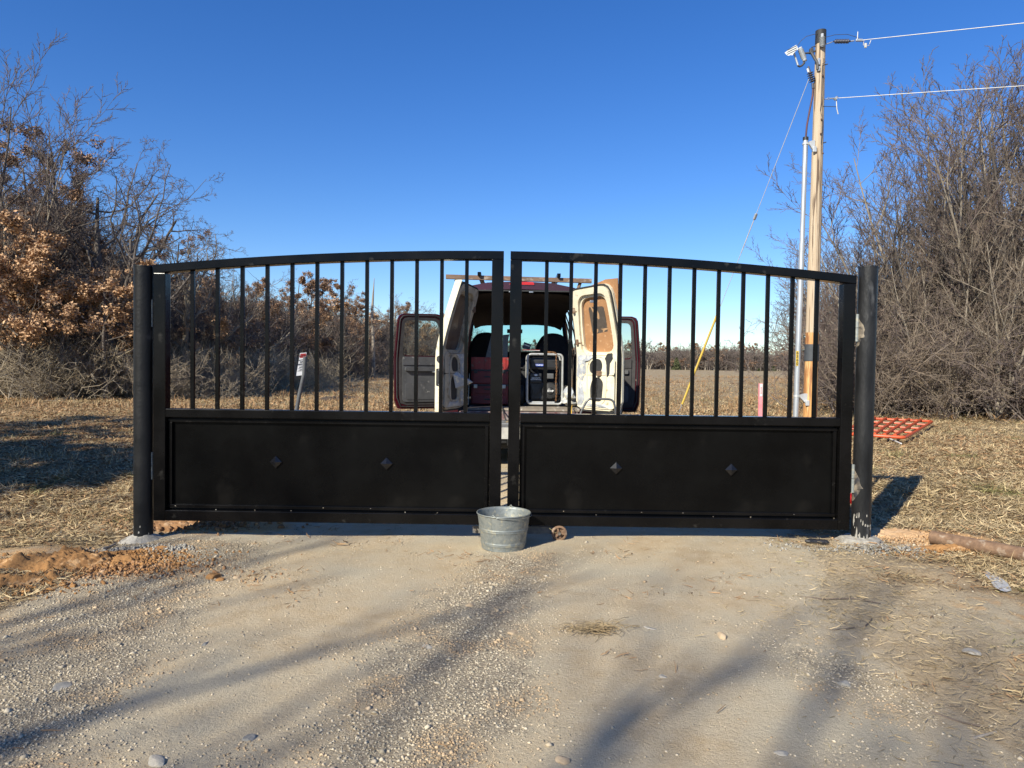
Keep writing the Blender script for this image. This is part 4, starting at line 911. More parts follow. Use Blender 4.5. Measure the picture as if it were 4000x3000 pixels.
wb = in_lean([(.10, 1.62), (.63, 1.62), (.63, 2.36), (.20, 2.33), (.12, 1.95)]); m = MB(); k = len(wb); m.add([fL(u, v, -.004) for u, v in wb] + [fL(u, v, -.010) for u, v in wb], [tuple(range(k)), tuple(range(k, 2 * k))] + [(i, (i + 1) % k, (i + 1) % k + k, i + k) for i in range(k)]); m.build('window_glass', mat('brown_reflection_glass', (.06, .045, .04), (.12, .085, .065), rough=.15, scale=4), dL)  # dark glass with its brown reflection put into the colour

# front doors: hinged at their front edge
def front_door(side):
    hx = VC + side * .985; hy = 12.55; ang = R(62) if side < 0 else R(60)
    U = Vector((side * math.sin(ang), -math.cos(ang), 0)); Nn = Vector((side * math.cos(ang), math.sin(ang), 0)) * -1   # Nn towards the inside face
    def fn(u, v, w): return Vector((hx, hy, v)) + U * u + Nn * (w + (.10 * max(0, (v - 1.55) / .75)))
    d = bpy.data.objects.new('front_door', None); COL.objects.link(d); d.parent = van
    d['label'] = 'maroon driver side door swung wide with grey inner trim' if side < 0 else 'maroon passenger side door showing past the cream doors'
    L_ = 1.22; wc_ = (.62, 1.90)
    P = roundpoly([(.02, .72), (L_, .72), (L_ + .01, 1.6), (L_ - .02, 2.31), (.45, 2.33), (.02, 1.62)], .10, 5)
    I = roundpoly([(.28, 1.62), (L_ - .12, 1.62), (L_ - .13, 2.21), (.52, 2.22), (.30, 1.85)], .08, 5)
    O = resample(in_lean(P), 72, wc_); Ii = resample(in_lean(I), 72, wc_)
    MB().ring(O, Ii, fn, .05).build('door_skin', maroon, d)
    P2 = roundpoly([(.09, .79), (L_ - .07, .79), (L_ - .06, 1.6), (L_ - .085, 2.25), (.50, 2.26), (.10, 1.65)], .10, 5)
    I2 = roundpoly([(.29, 1.60), (L_ - .12, 1.60), (L_ - .13, 2.2), (.53, 2.21), (.31, 1.86)], .08, 5)
    MB().ring(resample(in_lean(P2), 72, wc_), resample(in_lean(I2), 72, wc_), lambda u, v, w: fn(u, v, .05 + w), .012).build('inner_frame', darkin, d)
    MB().tube([fn(u, v, .060) for u, v in resample(in_lean(roundpoly([(.06, .76), (L_ - .035, .76), (L_ - .025, 1.6), (L_ - .05, 2.28), (.48, 2.295), (.07, 1.64)], .1, 5)), 60, wc_)], .011, 6, closed=True).build('weather_seal', rubber, d)
    tp = roundpoly([(.12, .84), (L_ - .13, .84), (L_ - .12, 1.60), (.14, 1.60)], .05, 4)
    MB().prism(tp, fn(0, 0, .062), U, (0, 0, 1), Nn, .018).build('door_trim', greyp if side < 0 else darkin, d)  # passenger trim and its top coloured dark for the shade they stand in
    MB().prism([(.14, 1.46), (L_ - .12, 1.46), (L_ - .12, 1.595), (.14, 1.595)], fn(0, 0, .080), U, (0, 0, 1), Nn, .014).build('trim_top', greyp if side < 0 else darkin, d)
    MB().prism(roundpoly([(.35, 1.36), (L_ - .16, 1.36), (L_ - .16, 1.42), (.35, 1.42)], .02), fn(0, 0, .080), U, (0, 0, 1), Nn, .05).build('arm_rest', greyp, d)
    MB().prism(rrect(.20, .88, L_ - .17, 1.16, .05), fn(0, 0, .080), U, (0, 0, 1), Nn, .010).build('door_pocket', greyp, d)
    MB().box(fn(.55, 1.35, .10), (.06, .05, .03), bev=.008).build('inner_handle', chrome, d)
    m = MB(); g_ = in_lean([(.27, 1.59), (L_ - .11, 1.59), (L_ - .12, 2.23), (.51, 2.235), (.29, 1.86)]); m.add([fn(u, v, .02) for u, v in g_], [tuple(range(len(g_)))]); m.build('window_glass', glass_s, d, fix=False)
    MB().box(fn(L_ - .01, 1.30, .03), (.012, .03, .10), bev=.004).build('door_sticker', mat('white_label', (.75, .75, .74), (.65, .65, .64), rough=.5), d)
    # mirror on the outer face
    m = MB(); m.box(fn(.30, 1.75, -.16), (.17, .10, .24), bev=.03); m.tube([fn(.24, 1.68, -.01), fn(.30, 1.70, -.13)], .012, 8); m.build('wing_mirror', black_p, d)
front_door(-1); front_door(1)
# side cargo door (rear half), folded back along the flank
sdU = Vector((.90, -.43, 0)).normalized(); sdN = Vector((-sdU.y, sdU.x, 0)) * -1
sdH = Vector((VC + .985, 10.47, 0))
def fS(u, v, w): return sdH + sdU * u + sdN * w + Vector((0, 0, v)) + Vector((-.16, .0, 0)) * max(0, (v - 1.6) / .8)
d = bpy.data.objects.new('side_door', None); COL.objects.link(d); d.parent = van; d['label'] = 'cream inner face of the side cargo door, folded back'
P = roundpoly([(0, .74), (.58, .74), (.585, 1.6), (.55, 2.42), (.03, 2.42)], .07, 4); I = roundpoly([(.10, 1.66), (.49, 1.66), (.48, 2.26), (.10, 2.26)], .07, 4)
MB().ring(resample(in_lean(P), 60, (.3, 1.95)), resample(in_lean(I), 60, (.3, 1.95)), fS, .055).build('door_shell', cream, d)
MB().tube([fS(u, v, .03) for u, v in resample(in_lean(P), 60, (.3, 1.95))], .012, 6, closed=True).build('weather_seal', rubber, d)
m = MB(); m.add([fS(.09, 1.65, .02), fS(.50, 1.65, .02), fS(.49, 2.27, .02), fS(.09, 2.27, .02)], [(0, 1, 2, 3)]); m.build('window_glass', glass_s, d, fix=False)
MB().box(fS(.50, 2.37, .07), (.05, .04, .06), bev=.01).build('top_latch', chrome, d)

# ------------------------------------------------------------------ cargo
fz = .945
# generator
g0 = W(2130, 1560, 9.62); gx = g0.x; gy = 9.55; gz = fz
gen = thing('portable_generator', 'portable generator in a silver tube frame loaded in the van', 'generator', (gx, gy, gz))
steel_t = mat('silver_tube_paint', (.58, .58, .56), (.40, .40, .38), rough=.35, metal=.35, scale=12, c3=(.25, .2, .15), s3=22, lo3=.64, hi3=.72)
gl, gr_ = W(2061, 1400, gy).x, W(2198, 1400, gy).x; gt = W(2130, 1384, gy).z; gb = gz + .05
fr = [(gl, gb), (gl, gt), (gr_, gt), (gr_, gb)]
def rl(poly_, y, r=.06): 
    P = roundpoly([(x, z) for x, z in poly_], r, 6); return [Vector((x, y, z)) for x, z in P]
MB().tube(rl([(gl, gb - .02), (gl, gt), (gr_, gt), (gr_, gb - .02)], gy - .02), .0155, 10, closed=True).build('tube_frame', steel_t, gen)
MB().tube(rl([(gl, gb - .02), (gl, gt), (gr_, gt), (gr_, gb - .02)], gy + .55), .0155, 10, closed=True).build('tube_frame', steel_t, gen)
for xx, zz in ((gl, gt - .08), (gr_, gt - .08), (gl, gb + .08), (gr_, gb + .08)): MB().tube([(xx, gy - .02, zz), (xx, gy + .55, zz)], .0155, 8).build('frame_rail', steel_t, gen)
gm = (gl + gr_) / 2; wd2 = gr_ - gl
MB().box((gm, gy + .27, gt - .125), (wd2 - .07, .46, .17), bev=.04).build('fuel_tank', black_p, gen)
lab = W(2107, 1414, gy + .03); blue_m = mat('blue_label', (.02, .07, .42), (.02, .06, .36), rough=.4)
MB().box((lab.x, gy + .028, gt - .145), (.105, .012, .032), bev=.002).build('maker_label', blue_m, gen)
white_m = mat('white_print', (.8, .8, .78), (.72, .72, .7), rough=.6)
text_part('label_text', 'COLEMAN', .021, (lab.x, gy + .021, gt - .145), (1, 0, 0), (0, 0, 1), white_m, gen, .0008, bold=.0006)
MB().box((gm, gy + .30, gz + .19), (wd2 - .09, .42, .24), bev=.03).build('engine_block', mat('engine_black', (.03, .03, .032), (.06, .058, .055), rough=.5, metal=.3, scale=14, bump=.3), gen)
air = W(2095, 1490, gy); MB().box((gl + .115, gy + .06, gz + .37), (.155, .12, .13), bev=.015).build('air_cleaner', black_p, gen)
MB().prism([(-.075, .30), (.075, .30), (.03, .18), (0, .16), (-.03, .18)], (gl + .115, gy + .02, gz), (1, 0, 0), (0, 0, 1), (0, 1, 0), .08).build('air_duct', black_p, gen)
text_part('power_text', '5550 WATTS\n8550 STARTING', .020, (gl + .115, gy - .0015, gz + .362), (1, 0, 0), (0, 0, 1), white_m, gen, .0008, bold=.0006)
MB().prism([(-.03, 0), (-.012, .008), (0, .016), (.012, .008), (.03, 0), (.012, -.008), (0, -.016), (-.012, -.008)], (gl + .115, gy - .002, gz + .412), (1, 0, 0), (0, 0, 1), (0, 1, 0), .003).build('engine_badge', white_m, gen)
fc = Vector((gr_ - .155, gy + .05, gz + .20)); m = MB(); m.lathe([(.115, .10), (.118, .02), (.105, -.005), (.05, -.012), (.048, -.02), (0, -.02)], fc, (0, 1, 0), 40)
m.build('fan_cover', black_p, gen)
finm = mat('fin_grey', (.10, .10, .10), (.14, .14, .14), rough=.5, metal=.3)
for rr0, rr1 in ((.052, .10),):
    m = MB()
    for k in range(36):
        a = 2 * math.pi * k / 36; a2 = a + .25; p_ = fc + Vector((math.cos(a) * rr0, -.014, math.sin(a) * rr0)); q_ = fc + Vector((math.cos(a2) * rr1, -.010, math.sin(a2) * rr1)); m.tube([p_, q_], .0022, 4)
    fo = m.build('fan_grille', finm, gen); fo['kind'] = 'stuff'
text_part('horsepower_text', '10 HP', .036, (fc.x - .002, fc.y - .0215, fc.z), (1, 0, 0), (0, 0, 1), white_m, gen, .0008, bold=.001)
MB().box((gm + .06, gy + .05, gz + .40), (.12, .05, .07), bev=.01).build('choke_panel', finm, gen)
MB().tube([(gl + .06, gy, gb - .0), (gr_ - .10, gy, gb)], .012, 8).build('foot_bar', steel_t, gen)
for s_, xx in ((-1, gl - .075), (1, gr_ + .075)):
    c = Vector((xx, gy + .22, gz + .135)); MB().lathe([(.05, -.032), (.11, -.036), (.132, -.026), (.136, 0), (.132, .026), (.11, .036), (.05, .032)], c, (1, 0, 0), 30).build('wheel', rubber, gen)
    m = MB()
    for k in range(26):
        a = 2 * math.pi * k / 26
        for w_ in (-.017, .0, .017): m.box(c + Vector((w_, math.cos(a + w_ * 6) * .136, math.sin(a + w_ * 6) * .136)), (.013, .02, .006), Matrix.Rotation(a + math.pi / 2, 3, 'X'))
    tr_ = m.build('tyre_tread', rubber, gen); tr_['kind'] = 'stuff'
# rusty chain over the generator frame
ch = thing('chain', 'rusty chain hanging over the silver generator frame', 'chain', (gr_ - .08, gy - .06, gt))
cp = [Vector((gm + .02 + .009 * i, gy - .02 + .01 * math.sin(i), gt + .026 + .004 * (i % 2))) for i in range(10)] + [Vector((gr_ - .085 - .004 * math.sin(i * .5), gy - .045 - .0005 * i, gt + .01 - .024 * i)) for i in range(27)]
m = MB()
for i in range(len(cp) - 1):
    c_ = (cp[i] + cp[i + 1]) / 2; dd = (cp[i + 1] - cp[i]).normalized(); sd_ = dd.cross(Vector((0, 1, 0)) if i % 2 else Vector((1, 0, .3))).normalized()
    if sd_.length < .5: sd_ = Vector((0, 1, 0))
    m.tube([c_ + dd * (.0155 * math.cos(a)) + sd_ * (.0085 * math.sin(a)) for a in np.linspace(0, 6.283, 10, endpoint=False)], .0034, 5, closed=True)
o = m.build('links', mat('orange_rust', (.30, .15, .06), (.18, .09, .045), rough=.9, scale=60), ch); o['kind'] = 'stuff'
# red tool boxes
redc = mat('red_tool_plastic', (.30, .022, .018), (.20, .018, .015), rough=.45, scale=12, c3=(.16, .10, .08), s3=24, lo3=.6, hi3=.72); shade_red = mat('shaded_red_tool_plastic', (.20, .02, .02), (.14, .018, .018), rough=.5, scale=12)  # second red is a darkened copy standing for the shade in the van
bx0, bx1 = W(1838, 1500, 9.5).x, W(1985, 1500, 9.5).x; bw = bx1 - bx0; bxm = (bx0 + bx1) / 2; by = 9.62
zz = fz
for i, (h, lb) in enumerate(((.27, 'red drawer tool box at the bottom of the stack, darkened for shade'), (.20, 'red tool box in the middle of the stack, darkened for shade'), (.17, 'red open tool crate on top of the stack'))):
    t = thing('tool_box', lb, 'tool box', (bxm, by, zz), 'tool boxes stacked in the van'); m_ = (shade_red, shade_red, redc)[i]
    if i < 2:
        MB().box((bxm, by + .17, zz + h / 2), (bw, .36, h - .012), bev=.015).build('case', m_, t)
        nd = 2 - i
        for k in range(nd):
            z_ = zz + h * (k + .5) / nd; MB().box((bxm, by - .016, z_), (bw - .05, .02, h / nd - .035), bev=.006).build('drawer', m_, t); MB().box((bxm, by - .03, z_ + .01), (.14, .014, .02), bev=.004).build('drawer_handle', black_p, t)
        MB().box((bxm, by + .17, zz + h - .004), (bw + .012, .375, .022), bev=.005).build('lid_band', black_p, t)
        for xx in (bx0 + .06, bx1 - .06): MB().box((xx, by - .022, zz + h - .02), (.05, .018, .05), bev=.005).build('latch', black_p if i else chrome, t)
    else:
        for c_, d_ in (((bxm, by - .005, zz + h / 2), (bw, .014, h)), ((bxm, by + .34, zz + h / 2), (bw, .014, h)), ((bx0 + .007, by + .17, zz + h / 2), (.0135, .33, h)), ((bx1 - .007, by + .17, zz + h / 2), (.0135, .33, h)), ((bxm, by + .17, zz + .008), (bw - .03, .33, .014))):
            MB().box(c_, d_, bev=.003).build('side', m_, t)
        for xx in (bx0 + .05, bx0 + .20, bx1 - .20, bx1 - .05): MB().box((xx, by - .016, zz + h / 2), (.03, .012, h * .9), bev=.003).build('rib', m_, t)
        for q in range(7): MB().box((bx1 - .17 + q * .016, by - .015, zz + .035), (.008, .008, .025)).build('vent_slot', black_p, t)
    zz += h
t = thing('steel_rod', 'thin bright rod leaning beside the red tool boxes', 'rod', (bx0 - .03, by - .02, fz)); MB().tube([(bx0 - .035, by - .03, fz), (bx0 - .025, by + .02, fz + .42)], .006, 8).build('shaft', chrome, t)
# grey hard panel leaning behind the boxes
q0 = W(1893, 1415, 10.35); t = thing('grey_board', 'speckled grey board with a round cut leaning behind the tool boxes', 'board', (q0.x, 10.35, fz))
P = [W(px, py, 10.35) for px, py in ((1888, 1430), (1918, 1312), (1990, 1306), (1985, 1330), (1980, 1440))]
m = MB(); k = 5; m.add(P + [p + Vector((0, .03, 0)) for p in P], [tuple(range(k)), tuple(range(k, 2 * k))] + [(i, (i + 1) % k, (i + 1) % k + k, i + k) for i in range(k)])
m.add([(p.x, p.y + .0, fz) if 0 else (P[0].x + a, 10.36 + b, zz2) for zz2 in (fz, P[0].z) for a, b in ((0, 0), (.30, 0), (.30, .02), (0, .02))], [(0, 1, 5, 4), (1, 2, 6, 5), (2, 3, 7, 6), (3, 0, 4, 7)])
m.build('board_sheet', mat('speckled_grey_board', (.27, .27, .26), (.36, .36, .34), rough=.8, scale=60), t)
cc = W(1916, 1367, 10.34); MB().tube([cc + Vector((math.cos(a) * .032, -.004, math.sin(a) * .032)) for a in np.linspace(0, 6.283, 20, endpoint=False)], .004, 5, closed=True).build('round_cut', chrome, t)
# black bag
bc = W(2035, 1395, 10.0); t = thing('black_bag', 'black duffel bag piled up behind the generator', 'bag', (bc.x, 10.35, fz))
bm_ = bmesh.new(); bmesh.ops.create_icosphere(bm_, subdivisions=4, radius=1); me = bpy.data.meshes.new('bag_body')
for v in bm_.verts:
    n_ = 1 + .22 * float(vn(np.array([v.co.x * 2 + v.co.y]), np.array([v.co.z * 2 - v.co.y]), 3)[0]); v.co = Vector((v.co.x * .30 * n_, v.co.y * .22 * n_, v.co.z * .30 * n_ + .28 + .14 * v.co.x * .5))
bm_.to_mesh(me); bm_.free(); me.materials.append(mat('black_bag_cloth', (.016, .016, .018), (.028, .028, .03), rough=.9, scale=8, bump=.8, bscale=9)); me.polygons.foreach_set('use_smooth', [True] * len(me.polygons))
o = bpy.data.objects.new('bag_body', me); COL.objects.link(o); o.parent = t
MB().tube([Vector((bc.x + .22 * math.cos(a), 10.16, fz + .36 + .14 * math.sin(a))) for a in np.linspace(.3, 2.8, 12)], .012, 6).build('bag_strap', black_p, t)
q = W(2058, 1352, 10.3); t = thing('blue_case', 'small dark blue case standing tilted on the black bag', 'case', q); MB().box(q, (.11, .07, .085), Matrix.Rotation(R(18), 3, 'Y'), .008).build('case_body', mat('navy_case', (.02, .03, .07), (.03, .04, .09), rough=.4), t)
MB().box(q + Vector((.0, -.037, .01)), (.08, .004, .015), Matrix.Rotation(R(18), 3, 'Y')).build('case_band', chrome, t)
q = W(2075, 1368, 9.95); t = thing('white_strip', 'pale strip with red edge laid across the black bag', 'strip', q); MB().box(q, (.24, .05, .014), Matrix.Rotation(R(1), 3, 'Y'), .003).build('strip_body', white_m, t); MB().box(q + Vector((0, -.026, .004)), (.24, .004, .008)).build('strip_edge', redc, t)
# junk at the right wall
t = thing('cargo_rag', 'crumpled grey rag on the van floor beside the generator wheel', 'rag', (VC + .68, 9.5, fz)); rr = random.Random(2); m = MB()
bm_ = bmesh.new(); bmesh.ops.create_icosphere(bm_, subdivisions=3, radius=1); me = bpy.data.meshes.new('cloth')
for v in bm_.verts: n_ = 1 + .6 * float(vn(np.array([v.co.x * 3 + v.co.y]), np.array([v.co.z * 3 - v.co.y]), 8)[0]); v.co = Vector((v.co.x * .10 * n_, v.co.y * .13 * n_, v.co.z * .13 * n_ + .12))
bm_.to_mesh(me); bm_.free(); me.materials.append(liner); o = bpy.data.objects.new('cloth', me); COL.objects.link(o); o.parent = t
q = W(2232, 1604, 8.98); t = thing('yellow_cable', 'short loop of yellow cable hanging over the van sill', 'cable', q)
MB().tube([q + Vector((.03, .25, .05)), q + Vector((.01, .05, .045)), q + Vector((-.012, -.10, .035)), q + Vector((.0, -.13, -.10)), q + Vector((.012, -.12, -.22))], .007, 6).build('cable_run', mat('yellow_rubber', (.6, .36, .04), (.5, .3, .04), rough=.5), t)
q = W(1968, 1620, 8.9); t = thing('black_strap', 'black strap dangling over the rear bumper in the gate gap', 'strap', q)
MB().tube([q + Vector((-.03, .30, .09)), q + Vector((-.01, .1, .05)), q + Vector((.0, -.07, .02)), q + Vector((.035, -.12, -.08)), q + Vector((.05, -.13, -.09))], .009, 6).build('strap_run', rubber, t)
# hand truck standing in front of the right rear door
ht = thing('hand_truck', 'grey tube hand truck standing in front of the cream rear door', 'hand truck', (W(2335, 1580, 8.15).x, 8.15, ZG(.95, 8.1)))
tube_g = mat('worn_grey_tube', (.20, .20, .20), (.12, .12, .12), rough=.4, metal=.6, scale=14)
A = W(2265, 1618, 8.15); B = W(2295, 1556, 8.17); C_ = W(2396, 1560, 8.17); D_ = W(2406, 1618, 8.15); zg = ht.location.z
pp = roundpoly([(A.x, zg + .12), (A.x + .0, A.z), (B.x, B.z), (C_.x, C_.z), (D_.x, D_.z), (D_.x, zg + .12)], .06, 5)
n_ = len(pp); MB().tube([Vector((x, 8.15, z)) for x, z in pp], .0125, 10).build('tube_loop', tube_g, ht)
for zz_ in (.35, .62): MB().tube([(A.x, 8.15, zg + zz_), (D_.x, 8.15, zg + zz_)], .010, 8).build('cross_tube', tube_g, ht)
MB().box(((A.x + D_.x) / 2, 8.06, zg + .03), (D_.x - A.x, .20, .008)).build('toe_plate', tube_g, ht)
MB().box(((A.x + D_.x) / 2, 8.16, zg + .10), (D_.x - A.x, .02, .14)).build('toe_back', tube_g, ht)
for xx in (A.x - .03, D_.x + .03): MB().lathe([(.03, -.02), (.085, -.022), (.098, -.012), (.1, 0), (.098, .012), (.085, .022), (.03, .02)], (xx, 8.22, zg + .10), (1, 0, 0), 24).build('wheel', rubber, ht)

# ------------------------------------------------------------------ utility pole with its hardware
pw = mat('weathered_pole_wood', (.42, .31, .20), (.52, .42, .30), rough=.85, scale=5, bump=.5, bscale=14, stretch=(7, 7, .25), c3=(.13, .085, .055), s3=3.0, lo3=.57, hi3=.62)
pw2 = mat('treated_pole_wood', (.52, .27, .09), (.27, .11, .04), rough=.7, scale=3.0, bump=.25, bscale=14, stretch=(4, 4, .45), lo=.42, hi=.58, c3=(.62, .38, .16), s3=4.0, lo3=.56, hi3=.64)
ins_g = mat('grey_insulator', (.40, .42, .44), (.32, .34, .36), rough=.4, scale=20); ins_d = mat('dark_insulator', (.05, .05, .07), (.08, .08, .10), rough=.4, scale=20)
alu = mat('dull_aluminium', (.55, .57, .58), (.42, .44, .45), rough=.45, metal=.55, scale=4, stretch=(4, 4, .5)); wht = mat('white_cover', (.75, .75, .73), (.6, .6, .58), rough=.5)
wire_m = mat('bright_wire', (.62, .60, .54), (.5, .49, .45), rough=.5, metal=.3); dwire = mat('dark_wire', (.05, .05, .055), (.07, .07, .07), rough=.6)
YP = 16.0
Pb = W(3163, 1640, YP); Pt = W(3206.5, 126, YP); zb_ = ZG(Pb.x, YP)
Pb = Pt + (Pb - Pt) * ((Pt.z - zb_) / (Pt.z - Pb.z))
pole = thing('utility_pole', 'tall wooden utility pole with grey riser pipe and power wires behind the gate', 'utility pole', Pb)
Pm = Pb.lerp(Pt, .175)
def pseg(a, b, ra, rb, m_, nm, n=22, k=18):
    m = MB(); m.tube([a.lerp(b, i / n) for i in range(n + 1)], [ra + (rb - ra) * i / n for i in range(n + 1)], 26); return m.build(nm, m_, pole)
rb_, rt_ = .152, .103
pseg(Pb - Vector((0, 0, .3)), Pb.lerp(Pt, .24), rb_, rb_ - .012, pw2, 'treated_butt'); pseg(Pb.lerp(Pt, .24), Pt, rb_ - .0121, rt_, pw, 'shaft')
pseg(Pt - Vector((0, 0, .26)), Pt + Vector((0, 0, .03)), rt_ + .012, rt_ + .010, mat('black_cap', (.018, .018, .02), (.03, .03, .03), rough=.7), 'pole_cap', 2)
k0 = (W(3148, 1345, YP).z - Pb.z) / (Pt.z - Pb.z); k1 = (W(3148, 1410, YP).z - Pb.z) / (Pt.z - Pb.z)
pseg(Pb.lerp(Pt, k1), Pb.lerp(Pt, k0), rb_ + .003, rb_ + .001, mat('dark_band', (.045, .05, .055), (.06, .065, .07), rough=.6, scale=10), 'dark_band', 2)
q = W(3188, 1420, YP - .15); MB().box(q, (.05, .012, .055), bev=.003).build('yellow_tag', mat('yellow_tag', (.65, .55, .25), (.5, .4, .15), rough=.6), pole)
cr = MB(); rr = random.Random(4); f0, f1 = .02, .93          # drying crack down the face
pts = [Pb.lerp(Pt, f0 + (f1 - f0) * i / 40) + Vector((.035 + rr.uniform(-.006, .006), -(rb_ - (rb_ - rt_) * (f0 + (f1 - f0) * i / 40)) * .975, 0)) for i in range(41)]
cr.tube(pts, [.004 + .004 * abs(math.sin(i * 1.3)) for i in range(41)], 5); cr.build('drying_crack', mat('crack_dark', (.07, .04, .025), (.10, .06, .04), rough=.9), pole)
# riser conduit with brackets, terminator, cable
Cb = W(3108, 1640, YP); Ct = W(3147, 545, YP); Cb = Ct + (Cb - Ct) * ((Ct.z - ZG(Cb.x, YP)) / (Ct.z - Cb.z)); Cm = Cb.lerp(Ct, .64)
MB().tube([Cb - Vector((0, 0, .1)), Cm], .060, 20).build('riser_pipe', alu, pole); MB().tube([Cm - Vector((0, 0, .05)), Ct], .052, 20).build('riser_pipe', alu, pole)
MB().tube([Ct - Vector((0, 0, .02)), Ct + Vector((0, 0, .05))], .060, 16).build('pipe_bushing', black_p, pole)
for pz in (1547, 562):
    k = (W(3140, pz, YP).z - Cb.z) / (Ct.z - Cb.z); c = Cb.lerp(Ct, k); kp = (c.z - Pb.z) / (Pt.z - Pb.z); p_ = Pb.lerp(Pt, kp)
    m = MB(); m.tube([c + Vector((0, 0, -.02)), c + Vector((0, 0, .02))], .066, 18); m.prism([(c.x + .05, -.03), (p_.x - rb_ * .9, -.16), (p_.x - rb_ * .65, -.16), (p_.x - rb_ * .65, .06), (c.x + .15, .06), (c.x + .05, .03)], (0, c.y - .10, c.z), (1, 0, 0), (0, 0, 1), (0, 1, 0), .06)
    m.box((p_.x - rb_ * .75, c.y - .12, c.z - .15), (.08, .05, .12), bev=.01); m.build('standoff_bracket', mat('zinc_bracket', (.62, .63, .62), (.5, .5, .48), rough=.5, metal=.4), pole)
nb_ = MB(); yl = mat('yellow_number_plate', (.72, .50, .05), (.6, .4, .04), rough=.6)
kN = (W(3110, 1400, YP).z - Cb.z) / (Ct.z - Cb.z); cN = Cb.lerp(Ct, kN); nb_.box(cN + Vector((-.035, -.056, 0)), (.055, .010, .33)); nb_.build('number_strip', yl, pole)
for i, ch_ in enumerate('6360'): text_part('number', ch_, .085, cN + Vector((-.035, -.0625, .118 - .079 * i)), (1, 0, 0), (0, 0, 1), black_p, pole, .001, bold=.002)
def PX(px, py, dy=0): return W(px, py, YP + dy)
cab = [Ct, PX(3152, 490), PX(3163, 430), PX(3174, 375), PX(3176, 345)]
MB().tube(cab, .020, 10).build('riser_cable', mat('black_cable_red', (.035, .02, .025), (.10, .02, .02), rough=.5, scale=5), pole)
m = MB(); a, b = PX(3176, 345), PX(3163, 280); m.tube([a, PX(3175, 325)], .03, 12)
ax = (PX(3163, 280) - PX(3174, 320)); L_ = ax.length; m.lathe([x for i in range(5) for x in ((.028, L_ * i / 5), (.075, L_ * i / 5 + .012), (.028, L_ * i / 5 + .03))] + [(.025, L_), (.018, L_ + .12)], PX(3174, 320), ax, 18); m.build('cable_terminator', ins_d, pole)
MB().tube([PX(3158, 282), PX(3154, 268)], .022, 8).build('terminal_lug', wht, pole)
# fuse cutout: insulator, tube, cover
a, b = PX(3145, 240), PX(3124, 186); ax = b - a; L_ = ax.length
m = MB(); m.lathe([(.0, 0), (.045, .001), (.045, .05)] + [x for i in range(13) for x in ((.04, .06 + (L_ - .12) * i / 13), (.062, .075 + (L_ - .12) * i / 13), (.04, .09 + (L_ - .12) * i / 13))] + [(.045, L_ - .04), (.045, L_), (0, L_ + .001)], a, ax, 20); m.build('cutout_insulator', ins_g, pole)
MB().tube([PX(3117, 255), PX(3101, 205)], .020, 10).build('fuse_tube', alu, pole)
m = MB(); m.tube([PX(3116, 256), PX(3124, 260), PX(3133, 256), PX(3143, 244)], .022, 8); m.build('fuse_hinge', dwire, pole)
cp_ = [(3065, 206), (3085, 190), (3110, 175), (3114, 180), (3118, 192), (3108, 200), (3100, 208), (3096, 216), (3088, 215), (3080, 218), (3072, 214)]
m = MB(); fp = [PX(x, y, -.10) for x, y in cp_]; bp_ = [PX(x, y, .10) for x, y in cp_]; k = len(fp); m.add(fp + bp_, [tuple(range(k)), tuple(range(k, 2 * k))] + [(i, (i + 1) % k, (i + 1) % k + k, i + k) for i in range(k)]); m.build('cutout_cover', wht, pole)
for yy in (188, 196, 204): MB().tube([PX(3112, yy - 10, -.105), PX(3075, yy + 8, -.105)], .005, 5).build('cover_ridge', dwire, pole)
# bracket arm, arrester
m = MB(); m.tube([PX(3145, 208), PX(3170, 206), PX(3190, 196), PX(3216, 185)], .022, 8); m.tube([PX(3170, 206, -.02), PX(3182, 228, -.05), PX(3193, 245, -.11), PX(3194, 272, -.12)], .030, 8); m.box(PX(3169, 200), (.08, .08, .12), bev=.02); m.build('bracket_arm', dwire, pole)
m = MB(); m.box(PX(3199, 240, -.12), (.05, .03, .14), bev=.004); m.box(PX(3199, 268, -.12), (.05, .03, .10), bev=.004); m.build('mounting_plate', alu, pole)
a, b = PX(3212, 184, -.16), PX(3212, 143, -.16); ax = b - a; L_ = ax.length
m = MB(); m.lathe([(.03, 0)] + [x for i in range(9) for x in ((.035, .02 + (L_ - .03) * i / 9), (.062, .03 + (L_ - .03) * i / 9), (.035, .045 + (L_ - .03) * i / 9))] + [(.03, L_), (.03, L_ + .06), (0, L_ + .065)], a, ax, 20); m.build('arrester', ins_g, pole)
m = MB(); m.tube([PX(3216, 130, 0), PX(3180, 134, -.1), PX(3150, 142, -.1), PX(3128, 160, -.05), PX(3117, 178)], .006, 5); m.tube([PX(3216, 148, -.1), PX(3260, 136, -.1), PX(3310, 134, 0), PX(3350, 146, 0), PX(3372, 165, 0)], .006, 5); m.build('jumper_wire', dwire, pole)
MB().tube([PX(3226, 240, -.1), PX(3212, 250, -.14), PX(3211, 280, -.14), PX(3208, 400, -.14), PX(3204, 430, -.14), PX(3214, 470, -.14), PX(3207, 560, -.14)], .006, 5).build('ground_wire', dwire, pole)
for px_, py_ in ((3228, 252), (3222, 557), (3184, 181)): 
    MB().tube([PX(px_ - 14, py_ + 4), PX(px_ + 5, py_ - 2)], .012, 6).build('through_bolt', dwire, pole)
for px_, py_ in ((3204, 305), (3199, 474), (3196, 530), (3204, 606)):
    MB().lathe([(.018, .0), (.022, .006), (0, .008)], Vector((W(px_, py_, YP).x, YP - .118 - .012 * (py_ / 500), W(px_, py_, YP).z)), (0, -1, 0), 10).build('wood_knot', mat('knot_brown', (.10, .05, .03), (.14, .07, .04), rough=.9), pole)
